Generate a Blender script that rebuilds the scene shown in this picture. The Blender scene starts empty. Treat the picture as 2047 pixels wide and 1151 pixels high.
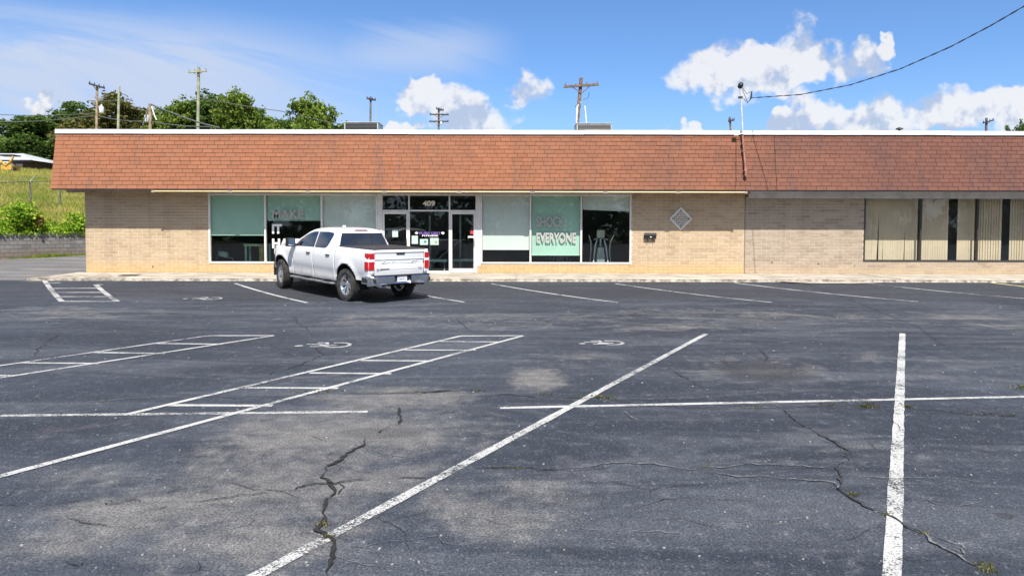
import bpy, bmesh, math, random
from mathutils import Vector, Matrix, noise
R = math.radians
SC = bpy.context.scene
COL = SC.collection

# ------------------------------------------------------------------ camera
CAMZ = 1.90
FPX, CX, CY = 1383.0, 1023.5, 512.5          # focal length and principal point in 2047 px units
cam_d = bpy.data.cameras.new('camera')
cam_d.sensor_width = 36.0
cam_d.lens = FPX / 2047.0 * 36.0
cam_d.shift_y = -(575.5 - CY) / 2047.0
cam_d.clip_start = 0.05
cam_d.clip_end = 3000
cam = bpy.data.objects.new('camera', cam_d)
COL.objects.link(cam)
CAM_ROT = Matrix.Rotation(R(90 - 2.3), 4, 'X') @ Matrix.Rotation(R(0.12), 4, 'Z')
cam.matrix_world = Matrix.Translation((0, 0, CAMZ)) @ CAM_ROT
SC.camera = cam

# ------------------------------------------------------------------ light
SUN_EL, SUN_AZ = 54.0, 10.0                  # sun behind the viewer, 10 degrees to the right
sun_d = bpy.data.lights.new('sun', 'SUN')
sun_d.energy = 4.4
sun_d.angle = R(0.55)
sun_d.color = (1.0, 0.955, 0.885)
sun = bpy.data.objects.new('sun', sun_d)
COL.objects.link(sun)
to_sun = Vector((math.sin(R(SUN_AZ)) * math.cos(R(SUN_EL)), -math.cos(R(SUN_AZ)) * math.cos(R(SUN_EL)), math.sin(R(SUN_EL))))
sun.rotation_euler = to_sun.to_track_quat('Z', 'Y').to_euler()
sun.location = (20, -40, 60)

SC.view_settings.view_transform = 'Standard'
SC.view_settings.look = 'None'
SC.view_settings.gamma = 1.0
SC.view_settings.use_curve_mapping = False
SC.view_settings.exposure = 0.82
SC.cycles.max_bounces = 6
SC.cycles.diffuse_bounces = 3
SC.cycles.glossy_bounces = 3


# ------------------------------------------------------------------ node helpers
class NT:
    def __init__(s, tree):
        s.t = tree; s.n = tree.nodes; s.l = tree.links
    def new(s, typ, **kw):
        n = s.n.new(typ)
        for k, v in kw.items(): setattr(n, k, v)
        return n
    def put(s, sock, v):
        if v is None: return
        if hasattr(v, 'links') or hasattr(v, 'is_linked'): s.l.new(v, sock)
        else: sock.default_value = v
    def m(s, op, a, b=None, c=None, clamp=False):
        n = s.new('ShaderNodeMath', operation=op, use_clamp=clamp)
        s.put(n.inputs[0], a); s.put(n.inputs[1], b); s.put(n.inputs[2], c)
        return n.outputs[0]
    def v(s, op, a, b=None, c=None):
        n = s.new('ShaderNodeVectorMath', operation=op)
        s.put(n.inputs[0], a); s.put(n.inputs[1], b)
        if c is not None: s.put(n.inputs[2], c)
        return n.outputs['Value'] if op in ('LENGTH', 'DOT_PRODUCT', 'DISTANCE') else n.outputs['Vector']
    def noise(s, vec, scale, detail=4, rough=0.55, dist=0.0, col=False, dim='3D'):
        n = s.new('ShaderNodeTexNoise', noise_dimensions=dim)
        s.put(n.inputs['Vector'], vec)
        n.inputs['Scale'].default_value = scale; n.inputs['Detail'].default_value = detail
        n.inputs['Roughness'].default_value = rough; n.inputs['Distortion'].default_value = dist
        return n.outputs['Color'] if col else n.outputs['Fac']
    def ramp(s, x, lo, hi, a=0.0, b=1.0, smooth=True):
        n = s.new('ShaderNodeMapRange', interpolation_type='SMOOTHSTEP' if smooth else 'LINEAR')
        s.put(n.inputs['Value'], x)
        n.inputs['From Min'].default_value = lo; n.inputs['From Max'].default_value = hi
        n.inputs['To Min'].default_value = a; n.inputs['To Max'].default_value = b
        return n.outputs['Result']
    def mix(s, f, a, b, mode='MIX'):
        n = s.new('ShaderNodeMix', data_type='RGBA', blend_type=mode)
        s.put(n.inputs[0], f); s.put(n.inputs[6], rgba(a)); s.put(n.inputs[7], rgba(b))
        return n.outputs[2]
    def sep(s, vec):
        n = s.new('ShaderNodeSeparateXYZ'); s.put(n.inputs[0], vec); return n.outputs
    def comb(s, x, y, z):
        n = s.new('ShaderNodeCombineXYZ'); s.put(n.inputs[0], x); s.put(n.inputs[1], y); s.put(n.inputs[2], z); return n.outputs[0]

def rgba(c):
    if isinstance(c, (tuple, list)) and len(c) == 3: return (c[0], c[1], c[2], 1.0)
    return c

# ------------------------------------------------------------------ sky
world = bpy.data.worlds.new('World')
SC.world = world
world.use_nodes = True
world.cycles.sampling_method = 'MANUAL'
world.cycles.sample_map_resolution = 512
def build_sky():
    N = NT(world.node_tree)
    N.n.clear()
    sky = N.new('ShaderNodeTexSky', sky_type='NISHITA')
    sky.sun_disc = False
    sky.sun_elevation = R(SUN_EL)
    sky.sun_rotation = R(180 - SUN_AZ)
    sky.altitude = 250; sky.air_density = 1.0; sky.dust_density = 0.25; sky.ozone_density = 3.0
    d = N.new('ShaderNodeTexCoord').outputs['Generated']
    x, y, z = N.sep(d)
    ys = N.m('MAXIMUM', y, 0.08)
    u = N.m('DIVIDE', x, ys); v = N.m('DIVIDE', z, ys)
    uv = N.comb(u, v, 0.0)
    ahead = N.ramp(y, 0.15, 0.35)
    n1 = N.noise(uv, 9.0, 5, 0.60, 0.0, dim='2D')
    n2 = N.noise(uv, 38.0, 4, 0.62, 0.0, dim='2D')
    n3 = N.noise(N.v('ADD', uv, (0.008, 0.026, 0)), 9.0, 4, 0.60, 0.0, dim='2D')
    nz = N.m('ADD', N.m('MULTIPLY', n1, 0.66), N.m('MULTIPLY', n2, 0.34))
    wob = N.v('MULTIPLY', N.v('SUBTRACT', N.noise(uv, 16.0, 3, 0.6, 0.0, True, dim='2D'), (0.5, 0.5, 0.5)), (0.085, 0.065, 0))
    uvw = N.v('ADD', uv, wob)
    blobs = [  # centre, half width, rise, fall in units of 1383 = 45 degrees
        (1590, 118, 62, 74, 90), (1480, 140, 100, 66, 66), (1385, 152, 66, 50, 50), (1550, 155, 110, 60, 46),
        (1690, 128, 62, 42, 48), (1752, 98, 20, 24, 26),
        (1890, 222, 66, 56, 50), (1785, 228, 115, 38, 50), (1640, 242, 110, 38, 40), (1995, 218, 95, 42, 52), (2080, 205, 90, 50, 60), (1560, 245, 50, 26, 30),
        (890, 215, 74, 55, 60), (965, 236, 80, 36, 40), (845, 200, 40, 36, 34),
        (1056, 178, 50, 42, 40), (82, 214, 46, 24, 16), (1350, 262, 60, 16, 20), (790, 262, 60, 12, 20),
        (2260, 130, 130, 60, 60), (-200, 160, 150, 60, 60)]
    tot = None; low = None
    for (px, py, rx, up, dn) in blobs:
        ry = (up + dn) / 2; cy_ = py + (dn - up) / 2
        q = N.v('MULTIPLY_ADD', uvw, (FPX/(rx*1.12), FPX/(ry*1.12), 0), (-(px - CX)/(rx*1.12), -(457 - cy_)/(ry*1.12), 0))
        r2 = N.v('DOT_PRODUCT', q, q)
        k = N.m('MAXIMUM', N.m('SUBTRACT', 1.0, r2), 0.0)
        tot = k if tot is None else N.m('ADD', tot, k)
    tot = N.m('MINIMUM', tot, 1.15)
    dens = N.m('ADD', tot, N.m('MULTIPLY', N.m('SUBTRACT', nz, 0.52), 2.1))
    cum = N.m('MULTIPLY', N.ramp(dens, 0.16, 0.80), N.m('MULTIPLY', N.ramp(tot, 0.0, 0.25), ahead))
    # high thin cloud over the left half of the view
    cuv = N.v('MULTIPLY', N.comb(N.m('ADD', u, N.m('MULTIPLY', v, 0.9)), N.m('SUBTRACT', v, N.m('MULTIPLY', u, -0.22)), 0.0), (1.7, 7.0, 1))
    cn = N.noise(cuv, 1.5, 5, 0.62, 0.6, dim='2D')
    ci = N.m('MULTIPLY', N.ramp(N.m('ADD', u, N.m('MULTIPLY', cn, 0.30)), 0.16, -0.32), N.m('MULTIPLY', N.ramp(N.m('ADD', v, N.m('MULTIPLY', u, 0.10)), 0.285, 0.19), ahead))
    ci = N.m('MULTIPLY', ci, N.ramp(cn, 0.28, 0.60, 0.30, 1.0))
    st = N.m('MULTIPLY', N.m('MULTIPLY', N.ramp(u, 0.03, -0.10), N.ramp(u, -0.36, -0.16)), N.ramp(N.m('ABSOLUTE', N.m('SUBTRACT', N.m('ADD', v, N.m('MULTIPLY', cn, 0.08)), 0.29)), 0.05, 0.0))
    ci = N.m('MAXIMUM', ci, N.m('MULTIPLY', N.m('MULTIPLY', st, ahead), 0.65))
    # unseen cloud over the rest of the sky, thickened to whiten the fill light
    zz = N.m('MAXIMUM', N.m('ADD', z, 0.12), 0.05)
    pl = N.comb(N.m('DIVIDE', x, zz), N.m('DIVIDE', y, zz), 3.7)
    gen = N.ramp(N.noise(pl, 1.1, 3, 0.58, 0.0), 0.40, 0.60)
    inview = N.m('MULTIPLY', N.ramp(N.m('ABSOLUTE', u), 1.15, 0.9), N.m('MULTIPLY', N.ramp(v, 0.6, 0.42), ahead))
    gen = N.m('MULTIPLY', gen, N.m('MULTIPLY', N.m('SUBTRACT', 1.0, inview), N.ramp(z, 0.0, 0.06)))
    # light side and grey underside of the heaps
    lit = N.m('ADD', N.m('MULTIPLY', N.m('SUBTRACT', n1, n3), 5.0), N.m('MULTIPLY', N.ramp(dens, 0.15, 1.2), 0.35))
    lit = N.ramp(lit, -0.30, 0.45)
    ccol = N.mix(lit, (3.6, 4.2, 5.4), (6.6, 6.55, 6.6))
    skyc = N.mix(1.0, sky.outputs[0], (0.73, 0.94, 1.19), 'MULTIPLY')
    hz = N.ramp(z, 0.22, 0.02)
    skyc = N.mix(N.m('MULTIPLY', hz, 0.55), skyc, (2.9, 4.15, 6.25))
    skyc = N.mix(ci, skyc, (4.1, 4.8, 6.25))
    skyc = N.mix(N.m('MULTIPLY', gen, 0.85), skyc, (5.3, 5.5, 6.0))
    skyc = N.mix(N.m('MULTIPLY', cum, 0.88), skyc, ccol)
    bg = N.new('ShaderNodeBackground'); bg.inputs['Strength'].default_value = 0.080
    N.l.new(skyc, bg.inputs['Color'])
    out = N.new('ShaderNodeOutputWorld'); N.l.new(bg.outputs[0], out.inputs['Surface'])
build_sky()

# ------------------------------------------------------------------ geometry helpers
def ray(px, py):
    d = Vector(((px - CX) / FPX, -(py - CY) / FPX, -1.0))
    return CAM_ROT.to_3x3() @ d
def P(px, py, Y):                             # the point a pixel sees on the vertical plane y = Y
    d = ray(px, py); t = Y / d.y
    return Vector((d.x * t, Y, CAMZ + d.z * t))
YW = 24.70                                    # front wall of the shops
YC = 22.0                                     # kerb
WALK = 0.31
def g(Y):                                     # the lot rises a little towards the kerb
    t = min(max((Y - 17.0) / 5.0, 0.0), 1.0)
    return 0.214 * t * t + 0.0012 * max(0.0, Y - 26.0) ** 2 * (1.0 if Y < 46 else 0.0) + (0.48 if Y >= 46 else 0.0)
def G(px, py):                                # the point a pixel sees on the lot
    d = ray(px, py); z = 0.0
    for _ in range(30):
        t = (z - CAMZ) / d.z; z = 0.5 * z + 0.5 * g(d.y * t)
    t = (z - CAMZ) / d.z
    return Vector((d.x * t, d.y * t, g(d.y * t)))
def wx(px): return P(px, 457, YW).x
def wz(py, px=1023): return P(px, py, YW).z

class MB:
    def __init__(s): s.v = []; s.f = []; s.mi = []; s.sm = []; s.cm = 0
    def add(s, vs, fs, smooth=False):
        o = len(s.v); s.v += [tuple(p) for p in vs]
        for f in fs:
            s.f.append(tuple(i + o for i in f)); s.mi.append(s.cm); s.sm.append(smooth)
        return s
    def box(s, x0, x1, y0, y1, z0, z1):
        return s.add([(x0,y0,z0),(x1,y0,z0),(x1,y1,z0),(x0,y1,z0),(x0,y0,z1),(x1,y0,z1),(x1,y1,z1),(x0,y1,z1)],
                     [(0,3,2,1),(4,5,6,7),(0,1,5,4),(1,2,6,5),(2,3,7,6),(3,0,4,7)])
    def obox(s, c, ax, ay, az):                # oriented box: centre and half vectors
        c = Vector(c); ax = Vector(ax); ay = Vector(ay); az = Vector(az)
        vs = [c + sx*ax + sy*ay + sz*az for sz in (-1,1) for sx, sy in ((-1,-1),(1,-1),(1,1),(-1,1))]
        return s.add(vs, [(0,3,2,1),(4,5,6,7),(0,1,5,4),(1,2,6,5),(2,3,7,6),(3,0,4,7)])
    def quad(s, a, b, c, d): return s.add([a, b, c, d], [(0,1,2,3)])
    def tube(s, pts, r, n=8, cap=True, smooth=True):
        pts = [Vector(p) for p in pts]; rs = r if isinstance(r, (list, tuple)) else [r]*len(pts)
        vs = []; fs = []; up = None
        for i, p in enumerate(pts):
            t = (pts[min(i+1, len(pts)-1)] - pts[max(i-1, 0)]).normalized()
            if up is None:
                up = Vector((0,0,1)) if abs(t.z) < 0.9 else Vector((1,0,0))
            a = t.cross(up).normalized(); b = a.cross(t).normalized(); up = b
            for k in range(n):
                w = 2*math.pi*k/n
                vs.append(p + rs[i]*(math.cos(w)*a + math.sin(w)*b))
        for i in range(len(pts)-1):
            for k in range(n):
                fs.append((i*n+k, i*n+(k+1)%n, (i+1)*n+(k+1)%n, (i+1)*n+k))
        s.add(vs, fs, smooth)
        if cap and rs[0] > 0.002:
            s.add(vs[:n], [tuple(range(n))[::-1]]); s.add(vs[-n:], [tuple(range(n))])
        return s
    def lathe(s, prof, n=24, M=None, smooth=True):   # profile (r, h) about local z
        M = M or Matrix.Identity(4); vs = []; fs = []
        for r, h in prof:
            for k in range(n):
                w = 2*math.pi*k/n; vs.append(M @ Vector((r*math.cos(w), r*math.sin(w), h)))
        for i in range(len(prof)-1):
            for k in range(n):
                fs.append((i*n+k, i*n+(k+1)%n, (i+1)*n+(k+1)%n, (i+1)*n+k))
        return s.add(vs, fs, smooth)
    def prism(s, poly, h, M=None):             # polygon in local xy, extruded by h along z
        M = M or Matrix.Identity(4); n = len(poly)
        vs = [M @ Vector((p[0], p[1], 0)) for p in poly] + [M @ Vector((p[0], p[1], h)) for p in poly]
        fs = [tuple(range(n))[::-1], tuple(range(n, 2*n))] + [(i, (i+1)%n, n+(i+1)%n, n+i) for i in range(n)]
        return s.add(vs, fs)
    def mesh(s, name, mats):
        me = bpy.data.meshes.new(name)
        me.from_pydata(s.v, [], s.f)
        if not isinstance(mats, (list, tuple)): mats = [mats]
        for m in mats: me.materials.append(m)
        me.polygons.foreach_set('material_index', s.mi)
        me.polygons.foreach_set('use_smooth', s.sm)
        me.update()
        return me
    def build(s, name, mats, parent=None, fix=False):
        me = s.mesh(name, mats)
        if fix:
            bm = bmesh.new(); bm.from_mesh(me); bmesh.ops.recalc_face_normals(bm, faces=bm.faces); bm.to_mesh(me); bm.free()
        return obj(name, me, parent)

def obj(name, data, parent=None, loc=None):
    o = bpy.data.objects.new(name, data); COL.objects.link(o)
    if parent is not None: o.parent = parent
    if loc is not None: o.location = loc
    return o
def tag(o, label=None, cat=None, group=None, kind=None):
    if label: o['label'] = label
    if cat: o['category'] = cat
    if group: o['group'] = group
    if kind: o['kind'] = kind
    return o
def empty(name, loc=(0,0,0), rz=0.0):
    o = bpy.data.objects.new(name, None); COL.objects.link(o)
    o.location = loc; o.rotation_euler = (0,0,rz); o.empty_display_size = 0.2
    return o
def kids(o): return [c for c in bpy.data.objects if c.parent == o]
def bevel(o, w=0.01, seg=2):
    m = o.modifiers.new('edge', 'BEVEL'); m.width = w; m.segments = seg; m.limit_method = 'ANGLE'; m.angle_limit = R(35)
    return o

# ------------------------------------------------------------------ materials
MATS = {}
def mat(name, c, rough=0.6, var=0.12, scale=6.0, bump=0.0, bscale=40.0, metal=0.0, coat=0.0, spec=0.5, c2=None, lo=0.35, hi=0.65, emit=None, estr=0.0):
    m = bpy.data.materials.new(name); m.use_nodes = True
    N = NT(m.node_tree); b = N.n['Principled BSDF']
    pos = N.new('ShaderNodeNewGeometry').outputs['Position']
    f = N.noise(pos, scale, 5, 0.6)
    c2 = c2 or tuple(max(0.0, x*(1-2.2*var)) for x in c)
    c1 = tuple(min(1.0, x*(1+0.6*var)) for x in c)
    N.l.new(N.mix(N.ramp(f, lo, hi), c2, c1), b.inputs['Base Color'])
    b.inputs['Roughness'].default_value = rough; b.inputs['Metallic'].default_value = metal
    b.inputs['Specular IOR Level'].default_value = spec
    if coat: b.inputs['Coat Weight'].default_value = coat; b.inputs['Coat Roughness'].default_value = 0.04
    if emit:
        b.inputs['Emission Color'].default_value = rgba(emit); b.inputs['Emission Strength'].default_value = estr
    if bump:
        bp = N.new('ShaderNodeBump'); bp.inputs['Strength'].default_value = bump; bp.inputs['Distance'].default_value = 0.02
        N.l.new(N.noise(pos, bscale, 4, 0.6), bp.inputs['Height']); N.l.new(bp.outputs[0], b.inputs['Normal'])
    MATS[name] = m
    return m

def piece_mat(name, cols, rough=0.85, bump=0.25, bscale=60.0, xramp=None, stain=None, cvar=0.18):
    """colour differs from piece to piece (object random, plus the 'rnd' attribute inside joined meshes)"""
    m = bpy.data.materials.new(name); m.use_nodes = True
    N = NT(m.node_tree); b = N.n['Principled BSDF']
    pos = N.new('ShaderNodeNewGeometry').outputs['Position']
    px_, py_, pz_ = N.sep(pos)
    rnd = N.new('ShaderNodeObjectInfo').outputs['Random']
    at = N.new('ShaderNodeAttribute', attribute_name='rnd').outputs['Fac']
    r = N.m('FRACT', N.m('ADD', rnd, at))
    cr = N.new('ShaderNodeValToRGB'); N.l.new(r, cr.inputs[0])
    e = cr.color_ramp.elements
    while len(e) < len(cols): e.new(0.5)
    for i, (p, c) in enumerate(cols): e[i].position = p; e[i].color = rgba(c)
    col = cr.outputs[0]
    big = N.noise(pos, 0.5, 5, 0.6)
    fine = N.noise(pos, bscale, 4, 0.65)
    col = N.mix(N.ramp(big, 0.35, 0.7, 0.0, cvar), col, (0.10, 0.08, 0.07))
    col = N.mix(N.ramp(fine, 0.3, 0.7, 0.22, 0.0), col, (0.05, 0.04, 0.035))
    stk = N.noise(N.v('MULTIPLY', pos, (2.2, 1.0, 0.16)), 1.0, 5, 0.65)
    col = N.mix(N.ramp(stk, 0.50, 0.72, 0.0, cvar*1.9), col, (0.11, 0.085, 0.075))
    if xramp:
        x0, x1, tint = xramp
        xx = N.m('ADD', px_, N.m('MULTIPLY', N.m('SUBTRACT', big, 0.5), 6.0))
        col = N.mix(N.ramp(xx, x0, x1), col, N.mix(1.0, col, tint, 'MULTIPLY'))
    if stain:
        z0, z1, sc_, amt = stain
        f = N.m('MULTIPLY', N.ramp(N.m('ADD', pz_, N.m('MULTIPLY', N.noise(pos, 1.3, 5, 0.6), -0.45)), z1, z0), amt)
        col = N.mix(f, col, sc_)
    N.l.new(col, b.inputs['Base Color'])
    b.inputs['Roughness'].default_value = rough
    b.inputs['Specular IOR Level'].default_value = 0.3
    bp = N.new('ShaderNodeBump'); bp.inputs['Strength'].default_value = bump; bp.inputs['Distance'].default_value = 0.01
    N.l.new(fine, bp.inputs['Height']); N.l.new(bp.outputs[0], b.inputs['Normal'])
    MATS[name] = m
    return m

def glass_mat(name, tint=(0.80, 0.88, 0.85), refl=1.7):
    m = bpy.data.materials.new(name); m.use_nodes = True
    N = NT(m.node_tree); N.n.clear()
    out = N.new('ShaderNodeOutputMaterial')
    tr = N.new('ShaderNodeBsdfTransparent'); tr.inputs[0].default_value = rgba(tint)
    gl = N.new('ShaderNodeBsdfGlossy'); gl.inputs['Roughness'].default_value = 0.0
    pos = N.new('ShaderNodeNewGeometry').outputs['Position']
    bp = N.new('ShaderNodeBump'); bp.inputs['Strength'].default_value = 0.04; bp.inputs['Distance'].default_value = 0.02
    N.l.new(N.noise(pos, 1.3, 2, 0.4), bp.inputs['Height']); N.l.new(bp.outputs[0], gl.inputs['Normal'])
    geo = N.new('ShaderNodeNewGeometry')
    c = N.m('ABSOLUTE', N.v('DOT_PRODUCT', geo.outputs['Normal'], geo.outputs['Incoming']))
    fr = N.m('ADD', 0.042, N.m('MULTIPLY', N.m('POWER', N.m('SUBTRACT', 1.0, c, clamp=True), 5.0), 0.95))
    mx = N.new('ShaderNodeMixShader')
    N.l.new(N.m('MULTIPLY', fr, refl, clamp=True), mx.inputs[0])
    N.l.new(tr.outputs[0], mx.inputs[1]); N.l.new(gl.outputs[0], mx.inputs[2]); N.l.new(mx.outputs[0], out.inputs[0])
    MATS[name] = m
    return m

def leaf_mat(name, dark, light, trans=0.35, scale=1.2, third=None):
    m = bpy.data.materials.new(name); m.use_nodes = True
    N = NT(m.node_tree); N.n.clear()
    pos = N.new('ShaderNodeNewGeometry').outputs['Position']
    rnd = N.new('ShaderNodeNewGeometry').outputs['Random Per Island']
    f = N.m('ADD', N.m('MULTIPLY', N.noise(pos, scale, 3, 0.6), 0.6), N.m('MULTIPLY', rnd, 0.5))
    col = N.mix(N.ramp(f, 0.3, 0.8), dark, light)
    if third:
        col = N.mix(N.ramp(N.noise(pos, scale*0.35, 3, 0.5), 0.44, 0.60), col, third)
    df = N.new('ShaderNodeBsdfDiffuse'); tl = N.new('ShaderNodeBsdfTranslucent')
    N.l.new(col, df.inputs[0]); N.l.new(N.mix(1.0, col, (1.2, 1.25, 0.6), 'MULTIPLY'), tl.inputs[0])
    mx = N.new('ShaderNodeMixShader'); mx.inputs[0].default_value = trans
    N.l.new(df.outputs[0], mx.inputs[1]); N.l.new(tl.outputs[0], mx.inputs[2])
    out = N.new('ShaderNodeOutputMaterial'); N.l.new(mx.outputs[0], out.inputs[0])
    MATS[name] = m
    return m

def paint_mat():
    """road paint, worn through to the asphalt in specks"""
    m = bpy.data.materials.new('road_paint'); m.use_nodes = True
    N = NT(m.node_tree); b = N.n['Principled BSDF']
    pos = N.new('ShaderNodeNewGeometry').outputs['Position']
    at = N.new('ShaderNodeAttribute', attribute_name='wear', attribute_type='OBJECT').outputs['Fac']
    big = N.noise(pos, 1.1, 4, 0.6); fine = N.noise(pos, 70.0, 5, 0.75); mid = N.noise(pos, 9.0, 5, 0.7)
    b.inputs['Roughness'].default_value = 0.75
    N.l.new(N.mix(N.ramp(mid, 0.35, 0.7, 0.0, 0.4), (0.49, 0.485, 0.46), (0.27, 0.27, 0.265)), b.inputs['Base Color'])
    k = N.m('ADD', N.m('MULTIPLY', fine, 0.75), N.m('ADD', N.m('MULTIPLY', big, 0.40), N.m('MULTIPLY', mid, 0.32)))
    thr = N.m('ADD', 0.635, N.m('MULTIPLY', at, 0.34))
    a = N.ramp(N.m('SUBTRACT', k, thr), -0.03, 0.05)
    N.l.new(a, b.inputs['Alpha'])
    MATS['road_paint'] = m
    return m

def asphalt_mat():
    m = bpy.data.materials.new('asphalt'); m.use_nodes = True
    N = NT(m.node_tree); b = N.n['Principled BSDF']
    pos = N.new('ShaderNodeNewGeometry').outputs['Position']
    px_, py_, pz_ = N.sep(pos)
    p2 = N.comb(px_, py_, 0.0)
    n0 = N.noise(p2, 0.22, 5, 0.62, 0.4, dim='2D'); n1 = N.noise(p2, 1.1, 5, 0.65, 0.5, dim='2D'); n2 = N.noise(p2, 6.0, 4, 0.7, dim='2D')
    streak = N.noise(N.v('MULTIPLY', p2, (0.35, 1.6, 1)), 0.8, 5, 0.68, 0.6, dim='2D')
    fine = N.noise(p2, 60.0, 3, 0.85, dim='2D'); grit = N.noise(p2, 26.0, 2, 0.75, dim='2D')
    # seal coat worn off around the middle of the lot
    wear = None
    for (x, y, rx, ry, k) in [(640, 900, 330, 130, 1.1), (790, 795, 200, 30, 1.0), (330, 1010, 300, 70, 1.0), (560, 1080, 330, 110, .75), (1075, 755, 75, 30, 1.3), (880, 860, 220, 60, .8), (1150, 720, 160, 30, .45), (1850, 730, 200, 40, .4), (1700, 900, 260, 90, .35), (1500, 735, 190, 48, .6),
                              (250, 940, 200, 60, .6), (1000, 1010, 260, 90, .62), (120, 625, 300, 22, .55), (900, 640, 500, 26, .5), (1500, 630, 500, 26, .55), (1320, 655, 260, 10, .8), (100, 1090, 260, 60, .5), (2000, 640, 300, 30, .55)]:
        c = G(x, y); ex = (G(x + rx, y) - c).length; ey = abs((G(x, y - ry) - G(x, y + ry)).y) * 0.5
        du = N.m('DIVIDE', N.m('SUBTRACT', px_, c.x), ex); dv = N.m('DIVIDE', N.m('SUBTRACT', py_, c.y), ey)
        f = N.m('MULTIPLY', N.m('MAXIMUM', N.m('SUBTRACT', 1.0, N.m('ADD', N.m('MULTIPLY', du, du), N.m('MULTIPLY', dv, dv))), 0.0), k)
        wear = f if wear is None else N.m('MAXIMUM', wear, f)
    w = N.m('ADD', wear, N.m('MULTIPLY', N.m('SUBTRACT', N.m('ADD', N.m('MULTIPLY', n1, 0.50), N.m('ADD', N.m('MULTIPLY', streak, 0.32), N.m('MULTIPLY', n2, 0.18))), 0.5), 4.2))
    w = N.ramp(w, 0.10, 1.35)
    w = N.m('MULTIPLY', w, N.ramp(wear, 0.0, 0.5, 0.0, 1.0))
    base = N.mix(N.ramp(n0, 0.3, 0.72), (0.0195, 0.025, 0.036), (0.038, 0.046, 0.061))
    base = N.mix(N.ramp(streak, 0.42, 0.70, 0.0, 0.75), base, (0.072, 0.080, 0.094))
    base = N.mix(w, base, (0.140, 0.134, 0.127))
    base = N.mix(N.ramp(n2, 0.55, 0.8, 0.0, 0.28), base, (0.18, 0.175, 0.18))
    base = N.mix(N.ramp(n1, 0.62, 0.8, 0.0, 0.30), base, (0.14, 0.115, 0.125))
    # dark oil where engines stand, darker fresh seal under the kerb stalls
    for (x, y, rx, ry, k) in [(1525, 742, 110, 24, .75), (1520, 640, 60, 8, .3), (600, 590, 120, 18, .5), (1170, 585, 60, 9, .5), (900, 578, 40, 6, .7), (1265, 585, 60, 7, .5), (2010, 1030, 26, 9, .7), (1130, 1100, 24, 9, .5), (760, 865, 110, 14, .45)]:
        c = G(x, y); ex = (G(x + rx, y) - c).length; ey = abs((G(x, y - ry) - G(x, y + ry)).y) * 0.5
        du = N.m('DIVIDE', N.m('SUBTRACT', px_, c.x), ex); dv = N.m('DIVIDE', N.m('SUBTRACT', py_, c.y), ey)
        f = N.m('MAXIMUM', N.m('SUBTRACT', 1.0, N.m('ADD', N.m('MULTIPLY', du, du), N.m('MULTIPLY', dv, dv))), 0.0)
        f = N.m('MULTIPLY', N.ramp(N.m('ADD', f, N.m('MULTIPLY', N.m('SUBTRACT', n2, 0.5), 1.8)), 0.1, 0.7), N.m('MULTIPLY', N.ramp(f, 0.0, 0.4), k))
        base = N.mix(f, base, (0.030, 0.030, 0.034))
    strip = N.m('MULTIPLY', N.ramp(N.m('ADD', py_, N.m('MULTIPLY', n1, 1.6)), 18.6, 19.8), N.ramp(py_, 22.6, 22.0))
    base = N.mix(N.m('MULTIPLY', strip, 0.6), base, (0.030, 0.031, 0.037))
    # older grey asphalt in the side drive
    dr = N.m('MULTIPLY', N.ramp(N.m('ADD', py_, N.m('MULTIPLY', n1, 1.0)), 22.2, 22.9), N.ramp(px_, -13.5, -14.6))
    base = N.mix(dr, base, N.mix(N.ramp(streak, 0.35, 0.7), (0.105, 0.10, 0.10), (0.20, 0.185, 0.17)))
    # stone grit
    k = N.m('MULTIPLY', N.ramp(fine, 0.36, 0.64, 0.42, 1.60, False), N.ramp(n2, 0.3, 0.7, 0.86, 1.14, False))
    base = N.mix(1.0, base, N.comb(k, k, k), 'MULTIPLY')
    base = N.mix(N.ramp(grit, 0.64, 0.72, 0.0, 0.40), base, (0.22, 0.22, 0.225))
    N.l.new(base, b.inputs['Base Color'])
    b.inputs['Roughness'].default_value = 0.82
    b.inputs['Specular IOR Level'].default_value = 0.4
    bp = N.new('ShaderNodeBump'); bp.inputs['Strength'].default_value = 0.5; bp.inputs['Distance'].default_value = 0.012
    N.l.new(N.m('ADD', fine, N.m('MULTIPLY', n2, 1.5)), bp.inputs['Height']); N.l.new(bp.outputs[0], b.inputs['Normal'])
    MATS['asphalt'] = m
    return m

asphalt_mat(); paint_mat()
mat('concrete', (0.43, 0.375, 0.30), 0.9, 0.13, 1.4, 0.35, 30)
mat('concrete_edge', (0.40, 0.35, 0.28), 0.95, 0.3, 5.0, 0.8, 18)
mat('mortar', (0.70, 0.60, 0.45), 0.95, 0.08, 3.0, 0.2, 60)
mat('mortar_grey', (0.60, 0.52, 0.42), 0.95, 0.08, 3.0, 0.2, 60)
piece_mat('brick', [(0.0, (0.45, 0.325, 0.205)), (0.3, (0.53, 0.40, 0.26)), (0.62, (0.56, 0.43, 0.28)), (1.0, (0.49, 0.365, 0.235))], stain=(0.18, 0.62, (0.58, 0.36, 0.13), 0.6), cvar=0.10)
piece_mat('brick_pale', [(0.0, (0.33, 0.26, 0.195)), (0.3, (0.42, 0.34, 0.25)), (0.65, (0.45, 0.365, 0.275)), (1.0, (0.39, 0.31, 0.235))], stain=(0.12, 0.50, (0.50, 0.36, 0.20), 0.45), cvar=0.12)
piece_mat('shingle', [(0.0, (0.305, 0.120, 0.060)), (0.35, (0.34, 0.134, 0.067)), (0.7, (0.362, 0.144, 0.072)), (1.0, (0.32, 0.127, 0.063))], rough=0.9, bump=0.5, bscale=90,
          xramp=(-2.0, 15.0, (0.54, 0.58, 0.80)), cvar=0.20)
mat('shingle_felt', (0.07, 0.034, 0.025), 0.95, 0.1, 4)
mat('white_metal', (0.86, 0.86, 0.85), 0.35, 0.05, 1.5)
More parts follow.
